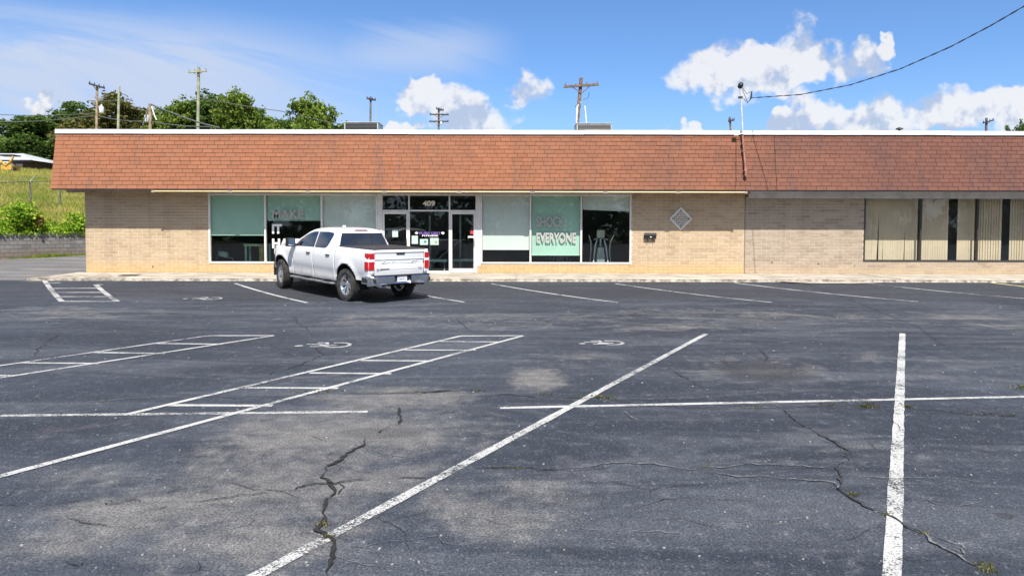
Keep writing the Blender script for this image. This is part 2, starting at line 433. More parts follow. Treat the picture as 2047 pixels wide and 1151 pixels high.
mat('white_frame', (0.78, 0.76, 0.72), 0.4, 0.06, 2.0)
mat('bronze_frame', (0.045, 0.04, 0.036), 0.4, 0.1, 2.0)
mat('soffit', (0.42, 0.34, 0.27), 0.8, 0.12, 2.0)
mat('grey_board', (0.52, 0.52, 0.52), 0.7, 0.08, 2.0)
mat('tube_light', (0.74, 0.58, 0.30), 0.35, 0.05, 2.0)
mat('dark_metal', (0.05, 0.05, 0.05), 0.45, 0.1, 6)
mat('black', (0.012, 0.012, 0.014), 0.45, 0.1, 6)
mat('roof_gravel', (0.22, 0.21, 0.20), 0.95, 0.15, 8, 0.6, 60)
mat('inner_wall', (0.42, 0.44, 0.43), 0.8, 0.08, 1)
mat('inner_floor', (0.14, 0.145, 0.15), 0.35, 0.3, 3)
mat('shade_white', (0.84, 0.82, 0.78), 0.85, 0.02, 1.4)
mat('shade_green', (0.60, 0.70, 0.63), 0.85, 0.02, 1.4)
mat('blind_slat', (0.62, 0.54, 0.40), 0.7, 0.04, 1.6)
mat('letter_white', (0.86, 0.85, 0.82), 0.6, 0.03, 3)
mat('letter_grey', (0.30, 0.33, 0.34), 0.6, 0.03, 3)
mat('letter_taupe', (0.41, 0.395, 0.375), 0.6, 0.03, 3)
mat('letter_purple', (0.20, 0.11, 0.40), 0.6, 0.03, 3)
mat('letter_cream', (0.85, 0.80, 0.62), 0.6, 0.03, 3)
mat('paper', (0.80, 0.84, 0.80), 0.8, 0.04, 4)
mat('teal', (0.05, 0.30, 0.33), 0.6, 0.04, 4)
mat('lime', (0.45, 0.55, 0.12), 0.6, 0.04, 4)
mat('red', (0.5, 0.03, 0.04), 0.6, 0.04, 4)
glass_mat('glass'); glass_mat('glass_green', (0.74, 0.88, 0.82)); glass_mat('glass_dark', (0.55, 0.58, 0.58))

glass_mat('glass_clear', (0.90, 0.90, 0.87))
# ================================================================== GROUND
RND = random.Random(7)
BP, BT, BN = Vector((-25.6, 34.6, 0)), Vector((0.50, 0.866, 0)), Vector((0.866, -0.50, 0))   # block wall: start, run, face
def bank(X, Y):                                # grass bank behind the block wall, rising to the back
    a = -(Vector((X, Y, 0)) - BP).dot(BN)
    return 1.62 + 0.172 * min(max(a, 0.0), 8.0) + 0.11 * max(0.0, min(a, 75.0) - 8.0)
def WS(s, a, z=0.0):                           # a spot s metres along the wall and a metres behind its face
    p = BP + BT * s - BN * a
    return Vector((p.x, p.y, z))

mb = MB()
mb.quad((-900, -900, -0.06), (900, -900, -0.06), (900, 1400, -0.06), (-900, 1400, -0.06))
tag(mb.build('ground', mat('earth', (0.10, 0.11, 0.045), 0.95, 0.25, 0.2)), kind='structure')

ys = [-40, -20, -8, 0, 6, 12, 16] + [17 + 0.25*i for i in range(21)] + [24] + list(range(26, 47, 2)) + [60, 75]
mb = MB(); vs = []; fs = []
for Y in ys:
    vs += [(-34, Y, g(Y)), (60, Y, g(Y))]
for i in range(len(ys)-1): fs.append((2*i, 2*i+1, 2*i+3, 2*i+2))
mb.add(vs, fs)
lot = tag(mb.build('parking_lot', MATS['asphalt']), kind='structure')

def ribbon(pts, w, lift=0.004, cut=True, taper=None):
    """flat strip lying on the lot along ground points"""
    P2 = []
    for a, b in zip(pts[:-1], pts[1:]):
        n = max(1, int((b - a).length / 0.10))
        P2 += [a.lerp(b, k / n) for k in range(n)]
    P2.append(pts[-1])
    vs = []; fs = []
    for i, p in enumerate(P2):
        t = (P2[min(i+1, len(P2)-1)] - P2[max(i-1, 0)]); t.z = 0; t.normalize()
        n = Vector((-t.y, t.x, 0))
        ww = w if not callable(w) else w(i / max(1, len(P2)-1), p)
        for s in (-1, 1):
            q = p + n * (0.5 * ww * s)
            vs.append((q.x, q.y, g(q.y) + lift))
    for i in range(len(P2)-1): fs.append((2*i, 2*i+1, 2*i+3, 2*i+2))
    return vs, fs
def up(mb):                                    # make every face look upwards
    out = []
    for f in mb.f:
        a, b, c = (Vector(mb.v[i]) for i in f[:3])
        out.append(f if (b-a).cross(c-a).z > 0 else f[::-1])
    mb.f = out
    return mb
def line(p, q, w=0.10, wear=0.15, lift=0.004, mt='road_paint', ext=0.0):
    a, b = G(*p), G(*q)
    if ext:
        b = b + (b - a).normalized() * ext; b.z = g(b.y)
    mb = MB(); ph = RND.random() * 50
    vs, fs = ribbon([a, b], lambda t, c: w * (1 + 0.14 * noise.noise(Vector((c.x*3 + ph, c.y*3, 0))) + 0.14 * noise.noise(Vector((c.x*11 + ph, c.y*11, 0)))), lift)
    mb.add(vs, fs)
    o = up(mb).build('painted_line', MATS[mt], lot)
    o['wear'] = wear
    return o
L1, L2 = 0.004, 0.008
line((1804, 667), (1783, 1151), 0.095, 0.12, L2, ext=3.0)
line((1411, 668), (515, 1151), 0.088, 0.20, L2, ext=3.0)
line((1046, 671.5), (0, 953), 0.080, 0.12, L2, ext=3.0)
line((921, 672), (252, 829.5), 0.080, 0.12, L2)
line((921, 671.5), (1046, 671), 0.085, 0.12, L1)
for p, q in [((879, 682.5), (1001, 683.6)), ((808, 699.5), (951, 700)), ((722, 720.5), (866, 721.6)), ((619, 745.5), (782, 747)), ((487, 775), (676, 776)), ((337, 810), (545, 811))]:
    line(p, q, 0.080, 0.10, L1)
line((0, 831), (735, 823), 0.080, 0.2, L1)
line((735, 823), (1000, 815.5), 0.07, 0.72, L1)
line((1000, 815.5), (2047, 793), 0.080, 0.10, L1, ext=2.0)
line((547, 671.5), (0, 756), 0.08, 0.10, L2, ext=2.5)
line((416, 671.5), (0, 731.5), 0.075, 0.22, L2, ext=2.5)
line((416, 671), (547, 670.8), 0.085, 0.12, L1)
for p, q in [((309, 686.5), (446, 688)), ((186, 704.5), (330, 706.5)), ((39, 725), (198, 726.7)), ((-60, 751), (34, 750.5))]:
    line(p, q, 0.080, 0.12, L1)
# stalls along the kerb
line((89, 561), (124, 603), 0.13, 0.2, L2); line((193, 571), (235, 603), 0.13, 0.22, L2)
for p, q in [((97, 566), (121, 565)), ((107, 576.5), (199, 576)), ((112, 584.5), (210, 584.5)), ((117, 593), (222, 593)), ((122, 602.5), (234, 602.5))]:
    line(p, q, 0.11, 0.15, L1)
mb = MB(); c = G(196, 569.5); mb.lathe([(0.0, 0.0), (0.14, 0.0)], 14, Matrix.Translation((c.x, c.y, c.z + 0.008))); up(mb).build('paint_blot', MATS['road_paint'], lot)
for p, q, wv in [((470, 566.5), (614, 605), .12), ((735, 566), (928, 604), .15), ((982, 567), (1235, 604.5), .15), ((1230, 567), (1543, 604.5), .2), ((1468, 565.5), (1836, 603), .2), ((1718, 565), (2090, 600), .25)]:
    line(p, q, 0.095, wv, L1)
mat('paint_yellow', (0.66, 0.60, 0.22), 0.8, 0.2, 9)
line((1950, 563), (2130, 582), 0.10, 0.3, L1, 'paint_yellow')

def symbol(cx, cy, s, wear, rz):
    """painted wheelchair lying on its side as seen from here"""
    c = G(cx, cy); mb = MB()
    def tr(p):
        x, y = p[0]*s, p[1]*s
        X = c.x + x*math.cos(rz) - y*math.sin(rz); Y = c.y + x*math.sin(rz) + y*math.cos(rz)
        return Vector((X, Y, g(Y)))
    def stroke(pts, w):
        vs, fs = ribbon([tr(p) for p in pts], w*s, 0.006 + 0.001*stroke.k); stroke.k += 1; mb.add(vs, fs)
    stroke.k = 0
    arc = [(0.28 + 0.36*math.cos(R(a)), 0.02 + 0.36*math.sin(R(a))) for a in range(-118, 125, 9)]
    stroke(arc, 0.10)
    stroke([(-0.52, 0.10), (-0.16, 0.06), (0.10, -0.10)], 0.11)
    stroke([(-0.12, -0.12), (0.16, -0.02), (0.34, -0.06)], 0.10)
    stroke([(-0.30, 0.30), (-0.05, 0.34), (0.02, 0.10)], 0.10)
    stroke([(-0.30, -0.30), (-0.02, -0.26), (0.16, -0.16)], 0.11)
    hd = tr((-0.62, -0.22)); mb.lathe([(0, 0), (0.11*s, 0)], 14, Matrix.Translation((hd.x, hd.y, hd.z + 0.012)))
    o = up(mb).build('wheelchair_symbol', MATS['road_paint'], lot); o['wear'] = wear
symbol(650, 690, 0.62, 0.12, -0.05)
symbol(1203, 685.5, 0.55, 0.12, 0.0)
symbol(408, 597, 0.70, 0.25, -0.1)

# cracks
mat('crack_dark', (0.016, 0.015, 0.015), 0.95, 0.2, 20); mat('crack_pale', (0.17, 0.168, 0.168), 0.95, 0.3, 20); mat('crack_soft', (0.035, 0.034, 0.037), 0.95, 0.2, 20)
def crack(pts, w, m='crack_dark', rough=0.05, lift=0.012):
    gp = [G(*p) for p in pts]; out = []
    ph = RND.random()*90
    for a, b in zip(gp[:-1], gp[1:]):
        n = max(2, int((b-a).length / 0.035))
        for k in range(n):
            p = a.lerp(b, k/n)
            p = p + Vector((noise.noise(Vector((p.x*5+ph, p.y*5, 1))), noise.noise(Vector((p.x*5, p.y*5+ph, 9))), 0)) * rough
            p = p + Vector((noise.noise(Vector((p.x*19+ph, p.y*19, 1))), noise.noise(Vector((p.x*19, p.y*19+ph, 9))), 0)) * rough * 0.55
            out.append(p)
    out.append(gp[-1])
    L = len(out)
    def ww(t, p):
        e = min(1.0, t*8, (1-t)*8) if L > 6 else 1
        return w * max(0.12, e) * max(0.12, 0.75 + 1.1*noise.noise(Vector((p.x*3.1+ph, p.y*3.1, 4))) + 0.7*noise.noise(Vector((p.x*17+ph, p.y*17, 4))))
    mb = MB(); vs, fs = ribbon(out, ww, lift); mb.add(vs, fs)
    return up(mb).build('crack', MATS[m], lot)
crack([(800,812),(793,823),(803,834),(797,849)], 0.035)
crack([(783,850),(755,866)], 0.022)
crack([(731,876),(728,890),(700,905),(650,938),(645,955),(664,968),(668,984),(655,1000),(645,1030)], 0.034)
crack([(645,1030),(655,1045),(648,1060),(653,1080),(668,1105),(662,1130),(655,1175)], 0.026)
crack([(672,967),(690,972),(676,990)], 0.012, 'crack_soft')
crack([(-20,1008),(60,1013),(115,1012),(165,1003),(215,1005),(232,1006),(260,1001),(300,1005)], 0.013)
crack([(215,1004),(235,1007),(262,1002)], 0.02)
crack([(340,1010),(400,1003),(480,993),(570,982),(640,968),(750,960),(860,953),(900,945),(940,937)], 0.014)
crack([(940,937),(1010,935),(1070,940),(1135,938)], 0.014)
crack([(1135,938),(1190,930),(1250,925),(1310,926),(1362,937),(1400,941)], 0.014, 'crack_pale')
crack([(1400,936),(1500,930),(1600,932),(1655,936),(1675,940)], 0.014, 'crack_pale')
crack([(1405,941),(1480,955),(1560,958),(1640,962),(1678,968),(1684,985),(1705,995)], 0.014, 'crack_pale')
crack([(1700,920),(1668,935),(1685,960),(1682,980),(1700,993),(1725,1008),(1770,1032)], 0.020, 'crack_soft')
crack([(1770,1030),(1790,1040),(1806,1046),(1845,1068)], 0.020)
crack([(1845,1068),(1890,1098),(1940,1125),(1972,1140)], 0.016, 'crack_pale')
crack([(1860,1070),(1920,1092),(1934,1108),(1890,1098)], 0.009, 'crack_pale')
crack([(1563,815),(1590,842),(1650,875),(1690,898),(1702,918),(1698,930)], 0.022, 'crack_soft')
crack([(1570,813),(1680,812),(1790,814),(1850,820),(1940,829),(2060,833)], 0.014)
crack([(1400,816),(1480,817),(1560,815)], 0.008, 'crack_pale')
crack([(1715,955),(1800,957),(1900,958),(1970,965)], 0.007, 'crack_pale')
crack([(690,790),(780,788),(840,785),(900,783),(950,780),(985,787),(1060,793),(1120,796),(1200,797)], 0.020)
crack([(840,786),(880,784),(905,782)], 0.045)
crack([(1200,797),(1300,799),(1420,797)], 0.008, 'crack_pale')
crack([(1208,797),(1235,815),(1260,835),(1285,845)], 0.010, 'crack_pale')
crack([(130,808),(200,803),(270,797),(380,793)], 0.012, 'crack_pale')
crack([(380,793),(480,796),(560,793),(660,787)], 0.014)
crack([(586,632),(598,648),(612,656),(625,672)], 0.022, 'crack_soft')
crack([(625,690),(645,710),(600,730),(545,745),(520,757)], 0.016, 'crack_soft')
crack([(62,720),(75,700),(95,682),(125,665),(180,659),(300,658),(450,659),(600,656)], 0.016, 'crack_soft')
crack([(95,682),(112,672),(92,676)], 0.02, 'crack_soft')
crack([(912,636),(930,656),(955,668)], 0.014, 'crack_soft')
crack([(1000,690),(1040,697),(1080,697),(1150,698)], 0.016, 'crack_soft')
crack([(1440,705),(1475,707),(1505,712),(1530,722)], 0.02); crack([(1520,700),(1535,715),(1532,725)], 0.016)
crack([(1330,735),(1370,755),(1410,778)], 0.012, 'crack_soft')
crack([(110,1121),(133,1127),(152,1133),(165,1124)], 0.010); crack([(330,1014),(318,1020)], 0.01)
crack([(1500,785),(1530,800),(1565,816)], 0.010, 'crack_pale')
crack([(1600,640),(1780,660),(1900,680)], 0.012, 'crack_soft'); crack([(1930,672),(2000,680),(2050,690)], 0.008, 'crack_pale')
crack([(1650,695),(1800,691)], 0.006, 'crack_pale'); crack([(1910,700),(2047,704)], 0.006, 'crack_pale')

hr = random.Random(5)
for _ in range(46):                            # hairlines wandering over the lot
    x, y = hr.uniform(0, 2047), 640 + 500*hr.random(); an = hr.uniform(-0.5, 0.5) + (1.57 if hr.random() < .25 else 0); pts = []
    for k in range(hr.randint(4, 8)):
        pts.append((x, y)); st = hr.uniform(25, 60); an += hr.gauss(0, .45); x += st*math.cos(an); y += st*math.sin(an)*0.28
        y = min(max(y, 615), 1160)
    crack(pts, hr.uniform(0.004, 0.008), hr.choice(['crack_soft', 'crack_pale', 'crack_soft']), 0.04, 0.010)
# weeds rooted in the cracks
leaf_mat('weed_leaf', (0.08, 0.085, 0.035), (0.24, 0.22, 0.10), 0.3, 6.0)
mb = MB()
def tuft(mb, p, n, h, spread, rnd):
    for _ in range(n):
        a = rnd.uniform(0, 6.283); l = h*rnd.uniform(0.5, 1.1); o = p + Vector((rnd.gauss(0, spread), rnd.gauss(0, spread*0.5), 0))
        d = Vector((math.cos(a), math.sin(a), 0)); w = d.cross(Vector((0,0,1))) * (0.0025 + 0.022*l)
        lean = rnd.uniform(0.3, 1.1)
        m1 = o + d*l*lean*0.45 + Vector((0,0,l*0.6)); t = o + d*l*lean + Vector((0,0,l*rnd.uniform(0.5, 0.9)))
        mb.add([o - w, o + w, m1 + w*0.8, t, m1 - w*0.8], [(0,1,2,3,4)])
for (x, y, n, h, s) in [(1192,793,14,.07,.05),(1212,797,20,.08,.07),(1091,788,12,.06,.05),(1148,796,10,.05,.07),(1180,795,12,.05,.05),(1735,815,26,.10,.06),(1658,812,10,.07,.05),(1505,818,12,.06,.06),(1816,815,16,.08,.05),
                        (1935,828,10,.05,.10),(2010,830,22,.06,.13),(2040,777,18,.12,.07),(1705,991,16,.07,.025),(1768,1028,10,.05,.03),(1966,1134,22,.06,.03),(1975,1143,16,.05,.03),(648,1050,18,.06,.02),(655,1075,14,.06,.02),
                        (1412,932,10,.04,.03),(655,783,16,.06,.10),(600,784,10,.05,.08),(963,782,8,.06,.04),(1000,935,12,.04,.05),(1035,937,10,.04,.03),(200,803,12,.05,.15),(2025,700,10,.06,.08),(1845,1066,10,.05,.02),(840,783,6,.04,.04),(60,721,8,.04,.1)]:
    tuft(mb, G(x, y), int(n*1.3), h*0.65, s, RND)
tag(mb.build('weeds', MATS['weed_leaf']), 'small yellow-green weed tufts rooted in the cracks of the parking lot', 'weeds', kind='stuff')
# bits of light grit scattered on the lot
mb = MB()
for _ in range(420):
    px = RND.uniform(0, 2047); py = 600 + 550*RND.random()**1.2
    p = G(px, py); s = RND.uniform(0.0025, 0.006) + 0.0008*p.y*RND.random(); a = RND.uniform(0, 3)
    mb.obox(p + Vector((0,0,s*0.4)), Vector((math.cos(a), math.sin(a), 0.1))*s, Vector((-math.sin(a), math.cos(a), 0))*s*0.7, Vector((0,0,1))*s*0.5)
tag(mb.build('gravel', mat('grit', (0.27, 0.27, 0.27), 0.9, 0.3, 8)), 'loose pale grit scattered over the asphalt', 'gravel', kind='stuff')

# ------------------------------------------------------------------ sidewalk: slabs with open joints and a rough broken kerb face
XL = wx(170.5)                                 # left corner of the shops
XJ = wx(1489)                                  # joint between the two shops
XR = 38.0
mb = MB(); mb.box(XL - 0.25, XR, YC + 0.03, YW - 0.002, -0.03, WALK - 0.02)
walk = tag(mb.build('sidewalk', MATS['concrete_edge']), kind='structure')
xs = [XL - 0.28, wx(330), wx(545), wx(760), wx(1032), wx(1240), wx(1495), wx(1590), wx(1720), wx(1900), wx(2120), wx(2300), XR]
for i, (a, b) in enumerate(zip(xs[:-1], xs[1:])):
    n = max(4, int((b - a)/0.12)); vs = []; fs = []
    dz = RND.uniform(-0.006, 0.006); ramp_ = 0.0
    for k in range(n+1):
        x = a + 0.006 + (b - a - 0.012)*k/n
        j = 0.035*noise.noise(Vector((x*2.2, 0, 3))) + 0.02*noise.noise(Vector((x*9, 5, 3)))
        zf = WALK + dz - ramp_ - abs(0.02*noise.noise(Vector((x*5, 2, 8)))) - (0.055 if i == 0 else 0)
        vs += [(x, YW - 0.001, WALK + dz), (x, YC + 0.16 + j, zf + 0.012), (x, YC + 0.05 + j, zf - 0.025), (x, YC - 0.02 + j*0.6, g(YC) - 0.02)]
    for k in range(n):
        for r_ in range(3):
            fs.append((k*4+r_, k*4+r_+1, k*4+5+r_, k*4+4+r_))
    o = len(vs)
    fs.append((0, 1, 2, 3)[::-1]); fs.append((n*4, n*4+1, n*4+2, n*4+3))
    mb = MB(); mb.add(vs, fs); mb.mi = [1 if (len(f) == 4 and q < 3*n and q % 3 == 2) else 0 for q, f in enumerate(fs)]
    up(mb).build('slab', [MATS['concrete'], MATS['concrete_edge']], walk)
# concrete ramp filler spilled at the joint
mb = MB(); c = G(1620, 563)
poly = [(-1.0, .05), (-.2, -.22), (.9, -.25), (1.5, -.1), (1.2, .25), (0, .35)]
vs = [(c.x + x*1.3, YC - 0.12 + y, g(YC + y) + 0.012 + (0.03 if y > 0 else 0.0)) for x, y in poly]
mb.add(vs, [tuple(range(6))]); up(mb).build('ramp_patch', MATS['concrete'], walk)
# drain grate on the walk near the corner
p = P(262, 554, 23.3)
mb = MB()
for k in range(6): mb.box(p.x - 0.3, p.x + 0.3, 23.05 + 0.06*k, 23.09 + 0.06*k, WALK + 0.004, WALK + 0.014)
mb.build('drain_grate', MATS['dark_metal'], walk)
# ================================================================== SHOPS
CH, BL = 0.110, 0.343                          # brick course and length with joint
SOF = WALK + 26*CH                             # top of the brickwork / underside of the eave
def wall_pieces(parent, X0, X1, openings, mt, mortar, limit, keep):
    """running-bond bricks proud of a mortar backing; openings: (x0, x1, z0, z1)"""
    mb = MB()                                   # the wall behind, cut around openings
    cuts = sorted({X0, X1} | {o[0] for o in openings} | {o[1] for o in openings})
    for a, b in zip(cuts[:-1], cuts[1:]):
        m = 0.5*(a+b); zs = [WALK - 0.02]
        op = [o for o in openings if o[0] < m < o[1]]
        if op:
            if op[0][2] > WALK + 0.02: mb.box(a, b, YW + 0.007, YW + 0.20, WALK - 0.02, op[0][2])
            mb.box(a, b, YW + 0.007, YW + 0.20, SOF + 0.1, SOF + 0.2)
        else: mb.box(a, b, YW + 0.007, YW + 0.20, WALK - 0.02, SOF + 0.2)
    wall = mb.build('front_wall', MATS[mortar], parent)
    bricks = []
    for r in range(26):
        z0 = WALK + r*CH; zc = z0 + CH/2
        free = [(X0, X1)]
        for o in openings:
            if o[2] < zc < o[3]:
                nf = []
                for a, b in free:
                    if o[1] <= a or o[0] >= b: nf.append((a, b)); continue
                    if a < o[0]: nf.append((a, o[0]))
                    if o[1] < b: nf.append((o[1], b))
                free = nf
        off = (r % 2)*BL*0.5 + RND.uniform(-0.012, 0.012)
        for a, b in free:
            k0 = math.floor((a - off)/BL)
            for k in range(k0, k0 + int((b-a)/BL) + 3):
                p, q = max(a, off + k*BL), min(b, off + (k+1)*BL)
                if q - p > 0.05: bricks.append((p, q, z0))
    bricks.sort(key=keep)
    unit = MB(); h = 0.0
    unit.add([(-.5, 0, 0.006), (.5, 0, 0.006), (.5, 0, CH-0.012), (-.5, 0, CH-0.012), (-.5, .012, 0.004), (.5, .012, 0.004), (.5, .012, CH-0.010), (-.5, .012, CH-0.010)],
             [(0,1,2,3), (0,4,5,1), (1,5,6,2), (2,6,7,3), (3,7,4,0)])
    me = unit.mesh('brick', MATS[mt])
    for (p, q, z) in bricks[:limit]:
        o = obj('brick', me, wall, ((p+q)/2, YW + RND.uniform(-0.0025, 0.001), z + 0.004))
        o.scale.x = q - p - 0.016
    rest = MB(); rv = []
    for (p, q, z) in bricks[limit:]:
        w = q - p - 0.016; c = (p+q)/2; dy = RND.uniform(-0.0025, 0.001)
        rest.add([(c + v[0]*w, YW + dy + v[1], z + 0.004 + v[2]) for v in unit.v], unit.f)
        rv += [RND.random()]*5
    if rest.f:
        o = rest.build('bricks', MATS[mt], wall); o['kind'] = 'stuff'
        at = o.data.attributes.new('rnd', 'FLOAT', 'FACE'); at.data.foreach_set('value', rv)
    return wall

mat('coping_metal', (0.80, 0.80, 0.79), 0.4, 0.10, 0.9)
# ---- mansard: eave line, slope, shingle tabs
YE, ZE = 23.75, P(1023, 379.5, 23.75).z        # lower edge
YT, ZT = 24.12, P(1023, 267.5, 24.12).z        # upper edge
TW, RH = 0.347, None
NR = 14
def mansard(parent, X0, X1, keep, limit):
    sl = Vector((0, YT - YE, ZT - ZE)); L = sl.length; d = sl / L; nrm = Vector((0, -d.z, d.y))
    mb = MB()
    mb.add([(X0, YE, ZE), (X1, YE, ZE), (X1, YT, ZT), (X0, YT, ZT), (X0, YW + 0.5, ZE), (X1, YW + 0.5, ZE), (X1, YW + 0.5, ZT - 0.1), (X0, YW + 0.5, ZT - 0.1)],
           [(0,1,2,3), (0,3,7,4), (1,5,6,2)])
    roof = mb.build('mansard_roof', MATS['shingle_felt'], parent)
    tabs = []
    rh = L / NR
    for r in range(NR):
        off = [0.0, 0.5, 0.21, 0.68, 0.35, 0.84, 0.12][r % 7]*TW + RND.uniform(-0.01, 0.01)
        k0 = math.floor((X0 - off)/TW)
        for k in range(k0, k0 + int((X1-X0)/TW) + 3):
            p, q = max(X0, off + k*TW), min(X1, off + (k+1)*TW)
            if q - p > 0.03: tabs.append((p, q, r))
    tabs.sort(key=keep)
    w2 = 0.5
    def tabverts(w):
        lo, hi = 0.007, rh - 0.002
        t0, t1 = 0.014, 0.004
        a = d*lo; b = d*hi
        return [Vector((-w/2,0,0)) + a + nrm*t0, Vector((w/2,0,0)) + a + nrm*t0, Vector((w/2,0,0)) + b + nrm*t1, Vector((-w/2,0,0)) + b + nrm*t1,
                Vector((-w/2,0,0)) + a + nrm*0.001, Vector((w/2,0,0)) + a + nrm*0.001, Vector((w/2,0,0)) + b + nrm*0.001, Vector((-w/2,0,0)) + b + nrm*0.001]
    F = [(0,1,2,3), (0,4,5,1), (1,5,6,2), (0,3,7,4)]
    u = MB(); u.add(tabverts(1.0), F); me = u.mesh('shingle', MATS['shingle'])
    for (p, q, r) in tabs[:limit]:
        b = Vector(((p+q)/2, YE, ZE)) + d*(rh*r)
        b = b + d*(0.006*noise.noise(Vector((p*0.9, r*1.7, 2)))) + nrm*RND.uniform(0.0, 0.005)
        o = obj('shingle', me, roof, b); o.scale.x = q - p - 0.012; o.rotation_euler.y = RND.gauss(0, 0.006)
    rest = MB(); rv = []
    for (p, q, r) in tabs[limit:]:
        b = Vector(((p+q)/2, YE, ZE)) + d*(rh*r + 0.006*noise.noise(Vector((p*0.9, r*1.7, 2))) + RND.uniform(-0.003, 0.003)) + nrm*RND.uniform(0.0, 0.005)
        rest.add([b + v for v in tabverts(q - p - 0.012)], F); rv += [RND.random()]*4
    o = rest.build('shingles', MATS['shingle'], roof); o['kind'] = 'stuff'
    at = o.data.attributes.new('rnd', 'FLOAT', 'FACE'); at.data.foreach_set('value', rv)
    return roof

def shell(parent, X0, X1, depth, wallm):
    mb = MB(); mb.box(X0, X1, YW + 0.45, YW + depth, ZT - 0.30, ZT - 0.12); mb.build('roof_deck', MATS['roof_gravel'], parent)
    mb = MB(); mb.box(X0, X0 + 0.2, YW + 0.202, YW + depth - 0.2, WALK - 0.3, ZT - 0.302)
    mb.box(X1 - 0.2, X1, YW + 0.202, YW + depth - 0.2, WALK - 0.3, ZT - 0.302); mb.box(X0, X1, YW + depth - 0.198, YW + depth, WALK - 0.3, ZT - 0.302)
    mb.build('back_wall', wallm, parent)
    mb = MB(); mb.box(X0 + 0.202, X1 - 0.202, YW + 0.202, YW + 9.0, WALK - 0.1, WALK + 0.005); mb.build('floor', MATS['inner_floor'], parent)
    mb = MB(); mb.box(X0 + 0.202, X1 - 0.202, YW + 0.202, YW + 9.0, SOF + 0.02, SOF + 0.12); mb.build('ceiling', MATS['inner_wall'], parent)
    mb = MB(); mb.box(X0 + 0.202, X1 - 0.202, YW + 9.0, YW + 9.1, WALK, SOF + 0.1); mb.build('inner_wall', MATS['inner_wall'], parent)

# ================================================================== gym (left unit)
gym = empty('shop_building', ((XL + XJ)/2, YW, WALK)); gym_off = gym.location.copy()
def under(o, par, off):                        # keep children in world coordinates under an empty
    o.matrix_parent_inverse = Matrix.Translation(-Vector(off))
    return o
_obj = obj
def obj(name, data, parent=None, loc=None):
    o = _obj(name, data, parent, loc)
    if parent is not None and parent.type == 'EMPTY' and parent.get('world_parts'):
        o.matrix_parent_inverse = Matrix.Translation(-Vector(parent.location))
    return o
gym['world_parts'] = 1
tag(gym, 'brick storefront with orange-brown shingled mansard, white framed windows and number 409 over the doors', 'building')
SILL = WALK + 3*CH
WL0, WL1 = wx(416.5), wx(754.5)                # left window group
D0, D1 = wx(762), wx(953.5)                    # doors
WR0, WR1 = wx(961), wx(1262.5)                 # right window group
ops = [(WL0, D0 - 0.001, SILL, SOF + 0.1), (D0 - 0.001, D1, WALK, SOF + 0.1), (D1, WR1, SILL, SOF + 0.1)]
cxw = wx(1375)
wall_pieces(gym, XL, XJ - 0.012, ops, 'brick', 'mortar', 300, lambda b: abs(b[0] - cxw))
mansard(gym, wx(104) + 0.62, XJ + 0.75, lambda t: abs(t[0] - wx(300)), 300)
shell(gym, XL, XJ - 0.015, 14.0, MATS['mortar'])
XM0 = wx(104) + 0.62
# eave boards, soffit, white coping
mb = MB(); mb.box(XM0 + 0.02, XJ + 0.74, YE + 0.004, YE + 0.05, ZE - 0.030, ZE - 0.002); mb.build('eave_board', MATS['dark_metal'], gym)
mb = MB(); mb.box(XL - 0.30, XJ + 0.0, YE + 0.10, YW + 0.30, SOF + 0.055, SOF + 0.10); mb.build('soffit', MATS['soffit'], gym)
mb = MB(); mb.box(XL - 0.30, XJ + 0.0, YE + 0.42, YE + 0.47, SOF - 0.045, SOF + 0.053); mb.build('trim_board', MATS['soffit'], gym)
mb = MB(); mb.box(XL - 0.05, XJ, YW - 0.03, YW + 0.005, SOF + 0.001, SOF + 0.054); mb.build('wall_plate', MATS['soffit'], gym)
def coping(parent, X0, X1):
    x = X0; k = 0
    while x < X1 - 0.01:
        xe = min(x + 3.05, X1); dz = RND.uniform(-0.006, 0.006)
        mb = MB(); mb.box(x, xe - 0.006, YT - 0.05, YT + 0.28, ZT - 0.008 + dz, ZT + 0.120 + dz); mb.box(x, xe - 0.006, YT - 0.064, YT - 0.051, ZT - 0.03 + dz, ZT + 0.04 + dz)
        bevel(mb.build('coping', MATS['coping_metal'], parent), 0.008); x = xe
coping(gym, XM0 - 0.02, XJ + 0.75)
mb = MB(); mb.box(XM0 + 0.3, XJ + 0.75, YT + 0.6, YT + 0.8, ZT + 0.02, ZT + 0.165); mb.build('parapet_flashing', mat('flashing', (0.12, 0.11, 0.14), 0.8, 0.3, 3), gym)
# rake trim at the left end of the mansard
mb = MB()
sl = Vector((0, YT - YE, ZT - ZE)).normalized(); nr = Vector((0, -sl.z, sl.y)); Lm = Vector((0, YT - YE, ZT - ZE)).length
for k in range(NR):
    a = Vector((XM0 - 0.001, YE, ZE)) + sl*(Lm/NR*k + 0.003) ; b = a + sl*(Lm/NR - 0.006)
    mb.add([a + nr*0.020, a + nr*0.020 + Vector((0.26,0,0)), b + nr*0.012 + Vector((0.26,0,0)), b + nr*0.012], [(0,1,2,3)])
mb.build('rake_shingles', MATS['shingle'], gym)

